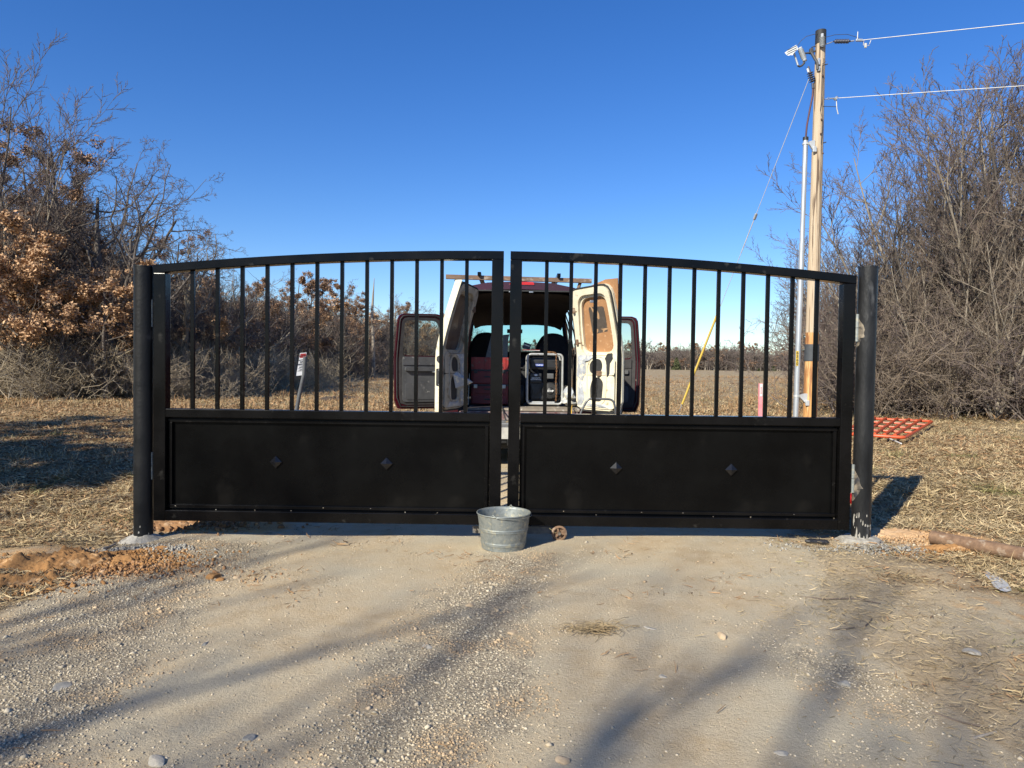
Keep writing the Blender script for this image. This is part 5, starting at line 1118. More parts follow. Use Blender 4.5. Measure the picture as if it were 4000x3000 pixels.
# power lines (each one a thing)
pl1 = thing('power_line', 'upper bright power wire with ribbed insulator running off to the right', 'power line', PX(3236, 172))
MB().tube([PX(3222, 174), PX(3240, 168), PX(3252, 163)], .012, 6).build('eye_bolt', alu, pl1)
a, b = PX(3256, 162), PX(3322, 161); ax = b - a; L_ = ax.length
m = MB(); m.lathe([(.02, 0)] + [x for i in range(9) for x in ((.022, .03 + (L_ - .06) * i / 9), (.052, .045 + (L_ - .06) * i / 9), (.022, .055 + (L_ - .06) * i / 9))] + [(.02, L_)], a, ax, 16); m.build('strain_insulator', ins_d, pl1)
m = MB(); m.tube([PX(3322, 161), PX(3336, 159)], .016, 8); m.box(PX(3356, 157), (.15, .05, .05), bev=.012); m.build('dead_end_clamp', alu, pl1)
MB().tube([PX(3349, 158), PX(3351, 124)], .010, 6).build('wire_tail', wire_m, pl1)
m = MB(); m.tube([PX(3375, 158), PX(3372, 176), PX(3384, 180), PX(3394, 178), PX(3402, 158)], .008, 6); m.box(PX(3381, 178), (.05, .04, .10), bev=.01); m.build('stirrup_clamp', wire_m, pl1)
w1 = W(4000, 90, 14.2); d1 = (w1 - PX(3365, 157)); P1 = [PX(3365, 157) + d1 * (i / 10) for i in range(0, 61)]
for i, v in enumerate(P1): v.z -= .0009 * (i * (60 - i)) * .0 + 0
MB().tube(P1, .0085, 6).build('wire', wire_m, pl1)
pl2 = thing('power_line', 'lower bright neutral wire running off to the right from mid pole', 'power line', PX(3236, 385))
MB().tube([PX(3218, 389), PX(3230, 386), PX(3236, 381), PX(3243, 385), PX(3236, 389), PX(3231, 387)], .009, 6).build('eye_bolt', alu, pl2)
m = MB(); m.tube([PX(3240, 385), PX(3258, 384)], .015, 6); m.tube([PX(3262, 380), PX(3268, 388)], .05, 14); m.build('wedge_clamp', alu, pl2)
MB().tube([PX(3267, 388), PX(3268, 410), PX(3269, 425), PX(3274, 446)], .012, 6).build('wire_tail', wire_m, pl2)
MB().tube([PX(3215, 415, -.1), PX(3240, 416), PX(3267, 417)], .007, 6).build('bonding_wire', dwire, pl2)
w2 = W(4000, 335, 14.2); a0_ = PX(3275, 383); d2 = w2 - a0_; MB().tube([a0_ + d2 * (i / 10) for i in range(61)], .0075, 6).build('wire', wire_m, pl2)
# guy wire
gt_ = PX(3161, 305); ga = G(2652, 1612); gy_ = thing('guy_wire', 'slanting guy wire with yellow guard tube anchored in the field', 'guy wire', ga)
def GW(py):                                                 # point of the guy at picture height py
    lo_, hi_ = 0.0, 1.0
    for _ in range(30):
        md = (lo_ + hi_) / 2; p_ = gt_.lerp(ga, md); v = p_ - Vector((0, 0, CAMH)); yy = 1500 - FPX * v.dot(_u) / v.dot(_f)
        if yy < py: lo_ = md
        else: hi_ = md
    return gt_.lerp(ga, lo_)
MB().tube([gt_, GW(1235)], .007, 6).build('strand', wire_m, gy_); MB().tube([GW(1230), GW(1578)], [.030] * 2, 10).build('guard_tube', mat('yellow_guard', (.72, .50, .09), (.62, .45, .12), rough=.5, scale=3), gy_)
MB().tube([GW(1578), ga], .012, 6).build('anchor_rod', alu, gy_); MB().box(GW(846), (.07, .05, .16), (gt_ - ga).to_track_quat('Z', 'Y').to_matrix(), .02).build('guy_insulator', alu, gy_); MB().tube([GW(858), GW(990)], .012, 6).build('preformed_grip', wire_m, gy_)

# marker posts
mk = thing('gas_marker', 'leaning gas pipeline warning marker with white sign beyond the left leaf', 'marker post', G(1152, 1622)); mb_ = mk.location
ym = mb_.y; mt = W(1187, 1462, ym - .05); mT = W(1192, 1385, ym - .05); 
MB().tube([mb_ - Vector((0, 0, .1)), mb_.lerp(mt, .5), mt, mT.lerp(mt, .1)], .048, 8).build('marker_pole', mat('marker_grey', (.10, .105, .11), (.07, .07, .075), rough=.6), mk)
sg = [W(1172, 1379, ym - .09), W(1198, 1375, ym - .06), W(1183, 1466, ym - .06), W(1157, 1468, ym - .09)]
Us = (sg[1] - sg[0]).normalized(); Vs = (sg[0] - sg[3]).normalized(); Ns = Us.cross(Vs); wS = (sg[1] - sg[0]).length; hS = (sg[0] - sg[3]).length; Vs = (Vs - Us * Vs.dot(Us) * .0)
def S(u, v, w=0): return sg[3] + (sg[2] - sg[3]) * u + (sg[0] - sg[3]) * v + Ns * w
MB().add([S(0, 0), S(1, 0), S(1, 1), S(0, 1), S(0, 0, -.02), S(1, 0, -.02), S(1, 1, -.02), S(0, 1, -.02)], [(0, 1, 2, 3), (4, 5, 6, 7), (0, 1, 5, 4), (1, 2, 6, 5), (2, 3, 7, 6), (3, 0, 4, 7)]).build('sign_plate', mat('sign_white', (.62, .62, .64), (.55, .55, .57), rough=.5), mk)
MB().add([S(.08, .78, .003), S(.94, .78, .003), S(.94, .97, .003), S(.08, .97, .003)], [(0, 1, 2, 3)]).build('red_header', mat('sign_red', (.30, .02, .02), (.25, .02, .02), rough=.5), mk, fix=False)
def stxt(s_, v, sz, m_=black_p): text_part('sign_text', s_, sz, S(.5, v, .005), Us, Vs, m_, mk, .0008, bold=.0015)
stxt('WARNING', .87, .038, mat('sign_dark_red', (.12, .01, .01), (.1, .01, .01), rough=.6)); stxt('HIGH PRESSURE', .69, .026); stxt('GAS', .60, .055); stxt('PIPELINE', .50, .042); stxt('1-800-', .37, .035); stxt('1-800-', .25, .035)
for v in (.43, .31, .19): MB().add([S(.08, v, .003), S(.92, v, .003), S(.92, v + .012, .003), S(.08, v + .012, .003)], [(0, 1, 2, 3)]).build('sign_rule', black_p, mk, fix=False)
pk = G(2971, 1645); pt_ = W(2973, 1490, pk.y); t = thing('pink_marker', 'pink utility marker post with small white label standing in the field', 'marker post', pk)
hp = pt_.z - pk.z; m = MB(); m.prism([(-.042, 0), (.042, 0), (.042, hp), (-.042, hp)], pk + Vector((0, 0, -.05)), (1, 0, 0), ((pt_.x - pk.x) / hp, 0, 1), (0, 1, 0), .012)
m.prism([(-.045, 0), (-.036, 0), (-.036, hp), (-.045, hp)], pk + Vector((0, .012, -.05)), (1, 0, 0), ((pt_.x - pk.x) / hp, 0, 1), (0, 1, 0), .04); m.build('post_body', mat('faded_pink', (.72, .22, .25), (.78, .33, .34), rough=.5, scale=4), t)
MB().box(pk.lerp(pt_, .78) + Vector((.005, -.004, 0)), (.06, .006, .30)).build('white_label', wht, t)
for i in range(6): MB().box(pk.lerp(pt_, .70 + .03 * i) + Vector((.005, -.008, 0)), (.035, .002, .012)).build('label_mark', red_l, t)
q = G(1320, 1560); heap('soil_rut', 'strip of turned soil behind the left gate leaf, shadow put into its colour', 'soil rut', q.x, q.y, 1.4, .28, .10, mat('shadow_dark_soil', (.07, .05, .035), (.14, .10, .07), rough=.95, scale=9, bump=.6), 63, R(62), rough_=.9, res=.03)  # bare dirt rut, the shadow in it put into the soil colour
# a thin dead pole among the trees far off
q = G(1459, 1470); q = W(1459, 1450, 62); q.z = ZG(q.x, 62); tt_ = W(1462, 1086, 62)
thing_mesh('dead_trunk', 'tall bare splintered trunk pointing up among the brown oaks', 'dead tree', q, lambda m: m.tube([q, q.lerp(tt_, .4) + Vector((-.06, 0, 0)), q.lerp(tt_, .62) + Vector((-.18, 0, 0)), q.lerp(tt_, .8) + Vector((-.1, 0, 0)), tt_], [.17, .14, .12, .09, .02], 8), mat('bleached_trunk', (.36, .31, .25), (.22, .18, .14), rough=.9, scale=3, stretch=(3, 3, .3)))
# orange tube panel lying in the grass
org = mat('orange_red_tube', (.62, .10, .03), (.48, .07, .025), rough=.4, scale=6, c3=(.30, .07, .03), s3=10, lo3=.58, hi3=.68)
cA, cB, cC, cD = G(3643, 1668), G(3535, 1738), G(3300, 1716), G(3372, 1652)
op = thing('tube_panel', 'orange red steel tube cattle panel lying flat in the grass', 'cattle panel', (cA + cC) / 2)
def OP(u, v, l=.06): p = cB.lerp(cC, u).lerp(cA.lerp(cD, u), v); p.z = ZG(p.x, p.y) + l; return p
def opz(): pass
zavg = [OP(u, v).z for u in (0, 1) for v in (0, 1)]
def OQ(u, v, l=0): p = cB.lerp(cC, u).lerp(cA.lerp(cD, u), v); p.z = max(zavg) * .6 + sum(zavg) / 4 * .4 + .05 + l; return p
rim = roundpoly([(0, 0), (1, 0), (1, 1), (0, 1)], .06, 4)
MB().tube([OQ(u, v) for u, v in rim], .030, 10, closed=True).build('rim_tube', org, op)
for v in (.26, .50, .75):
    a, b = OQ(0, v), OQ(1, v); MB().box((a + b) / 2, ((b - a).length, .07, .035), (b - a).to_track_quat('X', 'Z').to_matrix(), .012).build('long_rail', org, op)
for i in range(1, 6): MB().tube([OQ(i / 6, 0, .03), OQ(i / 6, 1, .03)], .028, 10).build('cross_tube', org, op)
q = OQ(.25, -.06, -.02); thing_mesh('white_rod', 'short white rod against the near edge of the orange panel', 'rod', q, lambda m: m.tube([G(3470, 1722, .05), G(3520, 1742, .04)], .012, 6), wht)
q = G(3318, 1968, .08); thing_mesh('red_fitting', 'small red fitting on the ground behind the scuffed post', 'fitting', q, lambda m: (m.tube([q + Vector((-.06, .1, 0)), q + Vector((.10, .1, .0))], .045, 12), m.tube([q + Vector((.05, .1, 0)), q + Vector((.07, .1, .0))], .06, 12)), red_l)

# ------------------------------------------------------------------ trees
def nrm(a): return a / np.maximum(np.linalg.norm(a, axis=-1, keepdims=True), 1e-9)
def grow(seed, base, dirs, length, rad, levels, wig0=.10, up0=.1, K0=9):
    """base (n,3), dirs (n,3); levels: dicts n, t0, t1, ang, sp, lr, rr, up, wig, K, taper"""
    g = np.random.default_rng(seed); n = len(base); out = []
    def run(p, d, ln, r0, K, up, wig, tip=.18):
        N = len(p); P = np.zeros((N, K, 3)); P[:, 0] = p; d = nrm(d)
        for k in range(1, K):
            d = nrm(d + wig * g.normal(size=(N, 3)) + np.array([0, 0, up])); P[:, k] = P[:, k - 1] + d * (ln / (K - 1))[:, None]
        Rr = r0[:, None] * (1 - (1 - tip) * np.linspace(0, 1, K)[None]); return P, Rr
    L = run(np.asarray(base, float), np.asarray(dirs, float), np.full(n, length) * g.uniform(.85, 1.1, n), np.full(n, rad) * g.uniform(.8, 1.1, n), K0, up0, wig0); out.append(L); Ls = np.full(n, length)
    for lv in levels:
        P, Rr = L; N, K, _ = P.shape; c = lv['n']; t = lv['t0'] + (lv['t1'] - lv['t0']) * (np.arange(c)[None] + g.random((N, c))) / c
        f = t * (K - 1); i = np.minimum(f.astype(int), K - 2); w = (f - i)[..., None]; ar = np.arange(N)[:, None]
        p = P[ar, i] * (1 - w) + P[ar, i + 1] * w; tan = nrm(P[ar, i + 1] - P[ar, i]); r = Rr[ar, i] * (1 - w[..., 0]) + Rr[ar, i + 1] * w[..., 0]
        ref = np.where(np.abs(tan[..., 2:3]) < .9, np.array([0, 0, 1.]), np.array([1., 0, 0])); a = nrm(np.cross(tan, ref)); b = np.cross(tan, a)
        ph = (np.arange(c)[None] * 2.4 + g.random((N, 1)) * 6.28 + g.normal(0, .5, (N, c)))[..., None]
        an = np.radians(lv['ang'] + lv['sp'] * g.normal(size=(N, c)))[..., None]
        d = tan * np.cos(an) + (a * np.cos(ph) + b * np.sin(ph)) * np.sin(an)
        ln = Ls[:, None] * lv['lr'] * (1 - lv.get('fall', .5) * t) * g.uniform(.6, 1.15, (N, c))
        L = run(p.reshape(-1, 3), d.reshape(-1, 3), ln.ravel(), np.maximum((r * lv['rr']).ravel(), lv.get('rmin', .003)), lv['K'], lv['up'], lv['wig'], lv.get('tip', .3)); Ls = ln.ravel(); out.append(L)
    return out
def tubes(levels, sides):
    VV, FF, o = [], [], 0
    for (P, Rr), S in zip(levels, sides):
        N, K, _ = P.shape; T = np.zeros_like(P); T[:, 1:-1] = P[:, 2:] - P[:, :-2]; T[:, 0] = P[:, 1] - P[:, 0]; T[:, -1] = P[:, -1] - P[:, -2]; T = nrm(T)
        d0 = nrm(P[:, -1] - P[:, 0]); ref = np.where(np.abs(d0[:, 2:3]) < .8, np.array([0, 0, 1.]), np.array([1., 0, 0]))[:, None] + 0 * T
        A = nrm(np.cross(T, ref)); B = np.cross(T, A); an = np.arange(S) * 2 * np.pi / S
        V = P[:, :, None] + (A[:, :, None] * np.cos(an)[None, None, :, None] + B[:, :, None] * np.sin(an)[None, None, :, None]) * Rr[:, :, None, None]
        idx = (np.arange(N)[:, None, None] * K + np.arange(K - 1)[None, :, None]) * S; j = np.arange(S)[None, None]; j2 = (j + 1) % S
        F = np.stack([idx + j, idx + j2, idx + S + j2, idx + S + j], -1).reshape(-1, 4) + o
        VV.append(V.reshape(-1, 3)); FF.append(F); o += N * K * S
    return np.concatenate(VV), np.concatenate(FF)
def leaves_np(levels, n, size, seed, zmin=0, zmax=99, clump=.5, thr=0.0):
    g = np.random.default_rng(seed); P = np.concatenate([l[0][:, l[0].shape[1] // 2:].reshape(-1, 3) for l in levels]); P = P[(P[:, 2] > zmin) & (P[:, 2] < zmax)]
    m = fbm(P[:, 0] * clump + 3.1 * P[:, 2] * clump, P[:, 1] * clump + 1.7 * P[:, 2] * clump, seed, 2); P = P[m > thr]
    if len(P) == 0: P = levels[-1][0][:, -1]
    c = P[g.integers(0, len(P), n)] + g.normal(0, .07, (n, 3)); u = nrm(g.normal(size=(n, 3))); w = nrm(np.cross(u, g.normal(size=(n, 3)))); nn = np.cross(u, w)
    s = size * g.uniform(.6, 1.3, (n, 1)); V = np.stack([c - u * s, c - w * s * .45 + nn * s * .15, c + u * s, c + w * s * .5 + nn * s * .2], 1)
    return V.reshape(-1, 3), (np.arange(n)[:, None] * 4 + np.arange(4)[None])
bark_d = mat('dark_bark', (.085, .070, .060), (.15, .125, .105), rough=.95, scale=4, bump=.4, bscale=14, stretch=(3, 3, .6)); bark_l = mat('grey_bark', (.20, .165, .125), (.31, .265, .205), rough=.95, scale=4, bump=.4, bscale=14, stretch=(3, 3, .6))
twig_g = mat('grey_brown_twig', (.115, .09, .075), (.19, .15, .12), rough=.9, scale=.9); twig_r = mat('reddish_twig', (.17, .12, .10), (.10, .08, .072), rough=.9, scale=.9); twig_l = mat('pale_dry_twig', (.40, .32, .22), (.20, .155, .11), rough=.9, scale=1.2)
leaf_o = mat('dead_oak_leaf', (.34, .195, .10), (.54, .345, .20), rough=.8, scale=.9, island=.35, spec=.25); leaf_b = mat('brown_oak_leaf', (.21, .125, .08), (.34, .215, .135), rough=.85, scale=.9, island=.35, spec=.2)
brush_m = mat('pale_brush', (.42, .34, .23), (.24, .19, .13), rough=.9, scale=1.2, island=.35)
twig_m = mat('mid_twig', (.26, .20, .145), (.15, .115, .085), rough=.9, scale=.7)
cedar_m = mat('cedar_green', (.045, .062, .022), (.10, .10, .04), rough=.9, scale=2, island=.3)

def proto(seed, H, kind):
    """returns (limb data, twig data, leaf data) for a tree H metres tall at the origin"""
    g = np.random.default_rng(seed); z3 = np.zeros((1, 3))
    if kind == 'oak':       # crooked spreading bare oak
        T = grow(seed, z3, [[g.normal(0, .08), g.normal(0, .08), 1]], H * .62, H * .019, [
            dict(n=11, t0=.22, t1=1, ang=52, sp=12, lr=.78, rr=.62, up=.10, wig=.20, K=8, fall=.35), dict(n=7, t0=.22, t1=1, ang=42, sp=14, lr=.52, rr=.6, up=.05, wig=.22, K=6, fall=.4),
            dict(n=6, t0=.15, t1=1, ang=45, sp=15, lr=.5, rr=.55, up=.03, wig=.25, K=5, rmin=.009), dict(n=5, t0=.15, t1=1, ang=45, sp=15, lr=.55, rr=.6, up=.03, wig=.25, K=4, rmin=.0065), dict(n=2, t0=.2, t1=1, ang=42, sp=15, lr=.6, rr=.7, up=.02, wig=.2, K=3, rmin=.005)], .10, .06)
    elif kind == 'elm':     # many long rising shoots from low forks, the right hand thicket
        nS = 4; b = g.normal(0, .12, (nS, 3)); b[:, 2] = 0; d = np.stack([g.normal(0, .30, nS), g.normal(0, .30, nS), np.ones(nS)], -1)
        T = grow(seed, b, d, H * .86, H * .0085, [
            dict(n=13, t0=.12, t1=.97, ang=46, sp=10, lr=.50, rr=.55, up=.085, wig=.07, K=8, fall=.45), dict(n=9, t0=.15, t1=1, ang=32, sp=9, lr=.42, rr=.55, up=.06, wig=.08, K=5, fall=.35, rmin=.009),
            dict(n=6, t0=.15, t1=1, ang=34, sp=12, lr=.48, rr=.6, up=.03, wig=.12, K=4, rmin=.0085), dict(n=3, t0=.2, t1=1, ang=32, sp=10, lr=.5, rr=.7, up=.03, wig=.1, K=3, rmin=.005)], .06, .05)
    elif kind == 'leafy':   # oak that keeps its brown leaves
        T = grow(seed, z3, [[g.normal(0, .1), g.normal(0, .1), 1]], H * .80, H * .016, [
            dict(n=14, t0=.12, t1=1, ang=58, sp=12, lr=.52, rr=.55, up=.10, wig=.15, K=7, fall=.5), dict(n=7, t0=.2, t1=1, ang=42, sp=14, lr=.5, rr=.6, up=.05, wig=.18, K=5),
            dict(n=6, t0=.15, t1=1, ang=45, sp=15, lr=.55, rr=.55, up=.03, wig=.2, K=4, rmin=.008), dict(n=3, t0=.2, t1=1, ang=45, sp=15, lr=.55, rr=.6, up=.02, wig=.2, K=3, rmin=.006)], .08, .05)
    elif kind == 'shrub':   # multi stemmed arching undergrowth
        nS = 16; b = g.normal(0, .35, (nS, 3)); b[:, 2] = 0; d = np.stack([g.normal(0, .55, nS), g.normal(0, .55, nS), np.ones(nS)], -1)
        T = grow(seed, b, d, H * 1.05, .016, [dict(n=9, t0=.12, t1=1, ang=45, sp=15, lr=.5, rr=.6, up=-.02, wig=.16, K=6, fall=.4, rmin=.007), dict(n=6, t0=.15, t1=1, ang=42, sp=15, lr=.5, rr=.65, up=-.02, wig=.16, K=4, rmin=.0055), dict(n=4, t0=.15, t1=1, ang=40, sp=15, lr=.5, rr=.8, up=0, wig=.15, K=3, rmin=.0045)], .12, -.03, 7)
    elif kind == 'brush':    # loose clump of stout arching stems
        nS = 12; b = g.normal(0, .45, (nS, 3)); b[:, 2] = 0; d = np.stack([g.normal(0, .7, nS), g.normal(0, .7, nS), np.ones(nS)], -1)
        T = grow(seed, b, d, H * 1.0, .020, [dict(n=6, t0=.12, t1=1, ang=50, sp=18, lr=.5, rr=.65, up=-.01, wig=.2, K=5, fall=.4, rmin=.011), dict(n=5, t0=.15, t1=1, ang=45, sp=15, lr=.5, rr=.75, up=0, wig=.2, K=4, rmin=.009)], .14, -.03, 7)
    elif kind == 'pole_oak': # tall, few upright limbs
        T = grow(seed, z3, [[g.normal(0, .05), g.normal(0, .05), 1]], H * .82, H * .016, [dict(n=9, t0=.35, t1=.95, ang=30, sp=8, lr=.55, rr=.70, up=.12, wig=.09, K=8, fall=.3), dict(n=5, t0=.25, t1=1, ang=28, sp=8, lr=.45, rr=.55, up=.10, wig=.12, K=6, fall=.4), dict(n=3, t0=.2, t1=1, ang=34, sp=10, lr=.5, rr=.5, up=.05, wig=.15, K=4, rmin=.008)], .05, .05)
    elif kind == 'far':     # coarse for the far tree line
        T = grow(seed, z3, [[0, 0, 1]], H * .66, H * .022, [dict(n=10, t0=.2, t1=1, ang=50, sp=12, lr=.62, rr=.6, up=.10, wig=.18, K=5, fall=.35), dict(n=6, t0=.2, t1=1, ang=42, sp=14, lr=.52, rr=.6, up=.05, wig=.2, K=4, rmin=.03), dict(n=5, t0=.2, t1=1, ang=42, sp=14, lr=.52, rr=.6, up=.05, wig=.2, K=3, rmin=.024), dict(n=3, t0=.2, t1=1, ang=42, sp=14, lr=.52, rr=.6, up=.05, wig=.2, K=3, rmin=.018)], .08, .05, 6)
    return T
PROTO = {}
def make_proto(key, seed, H, kind, bark, twig, leaf=None, nleaf=0, lsize=.06, lz=(0, 99), clump=.5, thr=0.0):
    T = proto(seed, H, kind); k = 3 if kind in ('oak', 'leafy') else 2
    if kind == 'far': k = 2
    S = [9, 6, 4, 3, 3, 3]; V, F = tubes(T[:k], S[:k]); tm = mesh_np(key + '_trunk', V, F, True, [bark]); V, F = tubes(T[k:], [3] * len(T[k:])); cm = mesh_np(key + '_crown', V, F, False, [twig]); lm = None
    if leaf is not None: V, F = leaves_np(T[2:], nleaf, lsize, seed, lz[0], lz[1], clump, thr); lm = mesh_np(key + '_leaves', V, F, False, [leaf])
    top = max(float(l[0][:, :, 2].max()) for l in T); PROTO[key] = (tm, cm, lm, top)
make_proto('oak0', 11, 10, 'oak', bark_d, twig_g); make_proto('oak1', 12, 10, 'oak', bark_d, twig_r); make_proto('oak2', 23, 10, 'oak', bark_l, twig_g)
make_proto('elm0', 31, 9, 'elm', bark_l, twig_r); make_proto('elm1', 32, 9, 'elm', bark_d, twig_g); make_proto('elm2', 33, 9, 'elm', bark_l, twig_m)
make_proto('leafy0', 41, 9, 'leafy', bark_d, twig_g, leaf_b, 9000, .055, (0, 99), 1.1, .02); make_proto('leafy1', 42, 9, 'leafy', bark_d, twig_g, leaf_b, 17000, .062, (0, 99), 1.0, -.15)
make_proto('lowoak0', 43, 5, 'leafy', bark_d, twig_g, leaf_o, 12500, .047, (1.6, 99), 1.7, .05); make_proto('lowoak1', 44, 5, 'leafy', bark_d, twig_l, leaf_o, 6500, .044, (.8, 99), 2.1, .12)
make_proto('shrub0', 51, 2.2, 'shrub', twig_l, twig_l); make_proto('shrub1', 52, 2.2, 'shrub', twig_l, twig_g); make_proto('shrub2', 53, 2.2, 'shrub', twig_g, twig_r)
make_proto('shrub4', 56, 2.0, 'brush', bark_l, brush_m); make_proto('shrub3', 54, 2.2, 'shrub', twig_m, twig_m); make_proto('limb0', 71, 14, 'pole_oak', bark_l, twig_g); make_proto('limb1', 72, 14, 'pole_oak', bark_d, twig_r); make_proto('far0', 61, 8, 'far', bark_l, twig_g); make_proto('far1', 62, 8, 'far', bark_d, twig_r); make_proto('far2', 63, 8, 'far', bark_l, twig_g, leaf_b, 900, .17, (0, 99), .5, 0)
TR = random.Random(77)
def tree(key, x, y, h, label, group, name='bare_tree', cat='tree', rz=None, wid=None):
    tm, cm, lm, top = PROTO[key]; s_ = h / top; w_ = wid or s_
    t = thing(name, label, cat, (x, y, ZG(x, y) - .05), group); t.rotation_euler.z = TR.uniform(0, 6.28) if rz is None else rz; t.scale = (w_, w_, s_)
    for nm, me in (('trunk', tm), ('crown', cm), ('dead_leaves', lm)):
        if me is None: continue
        o = bpy.data.objects.new(nm, me); COL.objects.link(o); o.parent = t
    return t
def zone(px):
    return 'left of the clay heap post' if px < 525 else 'seen through the left gate leaf' if px < 1985 else 'seen through the right gate leaf' if px < 3330 else 'right of the scuffed post' if px < 3700 else 'near the right frame edge'
def tpx(key, px, D, top, label, group, **k):
    for w_ in ('arching bare shrub', 'bare tree inside the right', 'low pale brush bush', 'understorey tree filling', 'tree standing deep in', 'small grey tree in the far', 'low scrubby bush'):
        if label.startswith(w_): label = label.split(',')[0].replace('the dark foot of ', '').replace('at the foot of', 'by').replace('along the foot of', 'by').replace(' across the field', '') + ', ' + zone(px)
    x = W(px, 1430, D).x; h = W(px, top, D).z - ZG(x, D); return tree(key, x, D, h, label, group, **k)
GL = 'bare trees of the wood on the left'; GLL = 'brown leaved oaks of the wood on the left'
# left wood, near trees: each its own label
tpx('elm1', -120, 23, 90, 'tall fine-twigged tree at the left frame edge, the tallest on that side', GL, rz=.6)
tpx('elm0', 90, 25.5, 220, 'slender bare tree just inside the left frame edge behind the tallest one', GL, rz=2.1)
tpx('leafy0', 300, 26, 440, 'high oak with thin brown leaves left of the forked bare tree', GLL, name='oak_tree', rz=.4)
tpx('oak1', 440, 25, 400, 'forked bare tree whose top stands highest above the left gate post', GL, rz=1.3)
tpx('oak0', 545, 24, 580, 'wide dark bare tree spreading behind the left gate post', GL, rz=4.0)
tpx('oak2', 700, 27, 830, 'bare tree whose outer twigs slope down over the left leaf top rail', GL, rz=2.2)
tpx('oak0', 820, 29, 1000, 'low bare tree at the right end of the tall left wood', GL, rz=.9)
tpx('leafy1', 170, 29, 560, 'brown leaved oak deep in the wood by the left frame edge', GLL, name='oak_tree')
for i, (px, D, tp, k) in enumerate([(-40, 33, 700, 'oak1'), (130, 34, 760, 'oak0'), (270, 36, 820, 'leafy1'), (390, 34, 760, 'oak2'), (520, 36, 850, 'oak1'), (640, 35, 880, 'leafy0'), (760, 38, 960, 'oak0'), (-200, 28, 480, 'oak0'), (-330, 25, 300, 'oak1'), (890, 38, 1050, 'oak1'), (330, 30, 900, 'oak1'), (600, 31, 950, 'oak0'), (480, 29, 1000, 'leafy1')]):
    tpx(k, px, D, tp, 'tree standing deep in the left wood, merged into the dark mass of branches', 'trees deep in the left wood', name='oak_tree' if 'leafy' in k else 'bare_tree')
tpx('lowoak0', 90, 21.8, 860, 'low oak with bright brown leaves at the left frame edge', GLL, name='oak_tree', wid=1.3)
tpx('lowoak0', 235, 22.3, 1000, 'small oak with bright brown leaves left of the left gate post', GLL, name='oak_tree', wid=1.25)
tpx('lowoak0', 410, 22.6, 1000, 'small bright leaved oak touching the left gate post in the picture', GLL, name='oak_tree', rz=3.0, wid=1.2)
tpx('lowoak0', -60, 21.5, 900, 'bright leaved oak cut by the left frame edge', GLL, name='oak_tree')
tpx('lowoak1', 820, 28, 1240, 'little oak with bright leaves seen between the first bars of the left leaf', GLL, name='oak_tree', wid=1.0)
# tree line running away behind the left leaf
GR = 'tree line receding behind the left gate leaf'
REC = [(880, 33, 1060, 'leafy0'), (960, 36, 1040, 'oak2'), (1010, 40, 1075, 'leafy1'), (1080, 43, 1085, 'oak0'), (1135, 46, 1065, 'leafy1'), (1210, 50, 1078, 'leafy1'), (1250, 55, 1120, 'oak1'), (1300, 58, 1095, 'oak2'), (1365, 60, 1090, 'leafy1'), (1420, 66, 1150, 'leafy0'), (1465, 72, 1165, 'oak1'), (1510, 78, 1135, 'oak2'), (1560, 84, 1175, 'leafy1'), (1610, 92, 1160, 'oak0'), (1660, 100, 1185, 'oak1'), (1700, 110, 1200, 'oak2'), (1750, 118, 1215, 'leafy0'), (1810, 125, 1230, 'oak0'), (1870, 135, 1260, 'oak2')]
ORD = 'first second third fourth fifth sixth seventh eighth ninth tenth eleventh twelfth thirteenth fourteenth fifteenth sixteenth seventeenth eighteenth nineteenth'.split()
LBL = {'leafy0': 'thinly leaved brown oak', 'leafy1': 'densely leaved brown oak', 'oak0': 'dark bare oak', 'oak1': 'reddish twigged bare oak', 'oak2': 'pale barked bare oak'}
for i, (px, D, tp, k) in enumerate(REC):
    tpx(k, px, D, tp, LBL[k] + ', ' + ORD[i] + ' from the left in the receding tree line', GR, name='oak_tree' if 'leafy' in k else 'bare_tree', wid=(W(px, tp, D).z / PROTO[k][3]) * 1.05)
    if i < 14:
        k2 = ('shrub2', 'lowoak1', 'shrub1', 'oak1')[i % 4]; tpx(k2, px + 30, D - 2.5, 1330 - i * 4 if k2 != 'oak1' else 1200, 'undergrowth below the tree line behind the left gate leaf', 'undergrowth below the receding tree line', name='shrub' if 'shrub' in k2 else 'oak_tree', cat='shrub' if 'shrub' in k2 else 'tree')
for i in range(34):
    px = -150 + i * 34 + TR.uniform(-16, 16); D = 25 + TR.uniform(0, 7) + max(0, px - 600) * .014; tp = 1190 + TR.uniform(-150, 90)
    tpx(('lowoak1', 'elm1', 'leafy1', 'elm0', 'shrub2')[i % 5], px, D, tp, 'understorey tree filling the dark foot of the left wood', 'understorey of the left wood', name='shrub' if i % 5 == 4 else 'understorey_tree', wid=1.15 if i % 5 == 4 else .85)
for i in range(40):
    px = 760 + i * 27 + TR.uniform(-10, 10); D = float(np.interp(px, [760, 1100, 1400, 1700, 1850], [34, 46, 68, 112, 135])) + TR.uniform(-2, 6); tp = float(np.interp(px, [760, 1100, 1400, 1850], [1160, 1190, 1230, 1310])) + TR.uniform(-50, 60)
    k = ('leafy1', 'oak1', 'lowoak1', 'elm1')[i % 4]; tpx(k, px, D, tp, 'lower tree filling in the tree line behind the left gate leaf', 'lower trees of the receding tree line', name='understorey_tree', wid=(W(px, tp, D).z / PROTO[k][3]) * 1.35)
# a pale sapling seen through the van door glass
tpx('elm2', 1590, 60, 1310, 'small pale sapling seen through the glass of the open van door', GR, name='sapling', wid=.35)
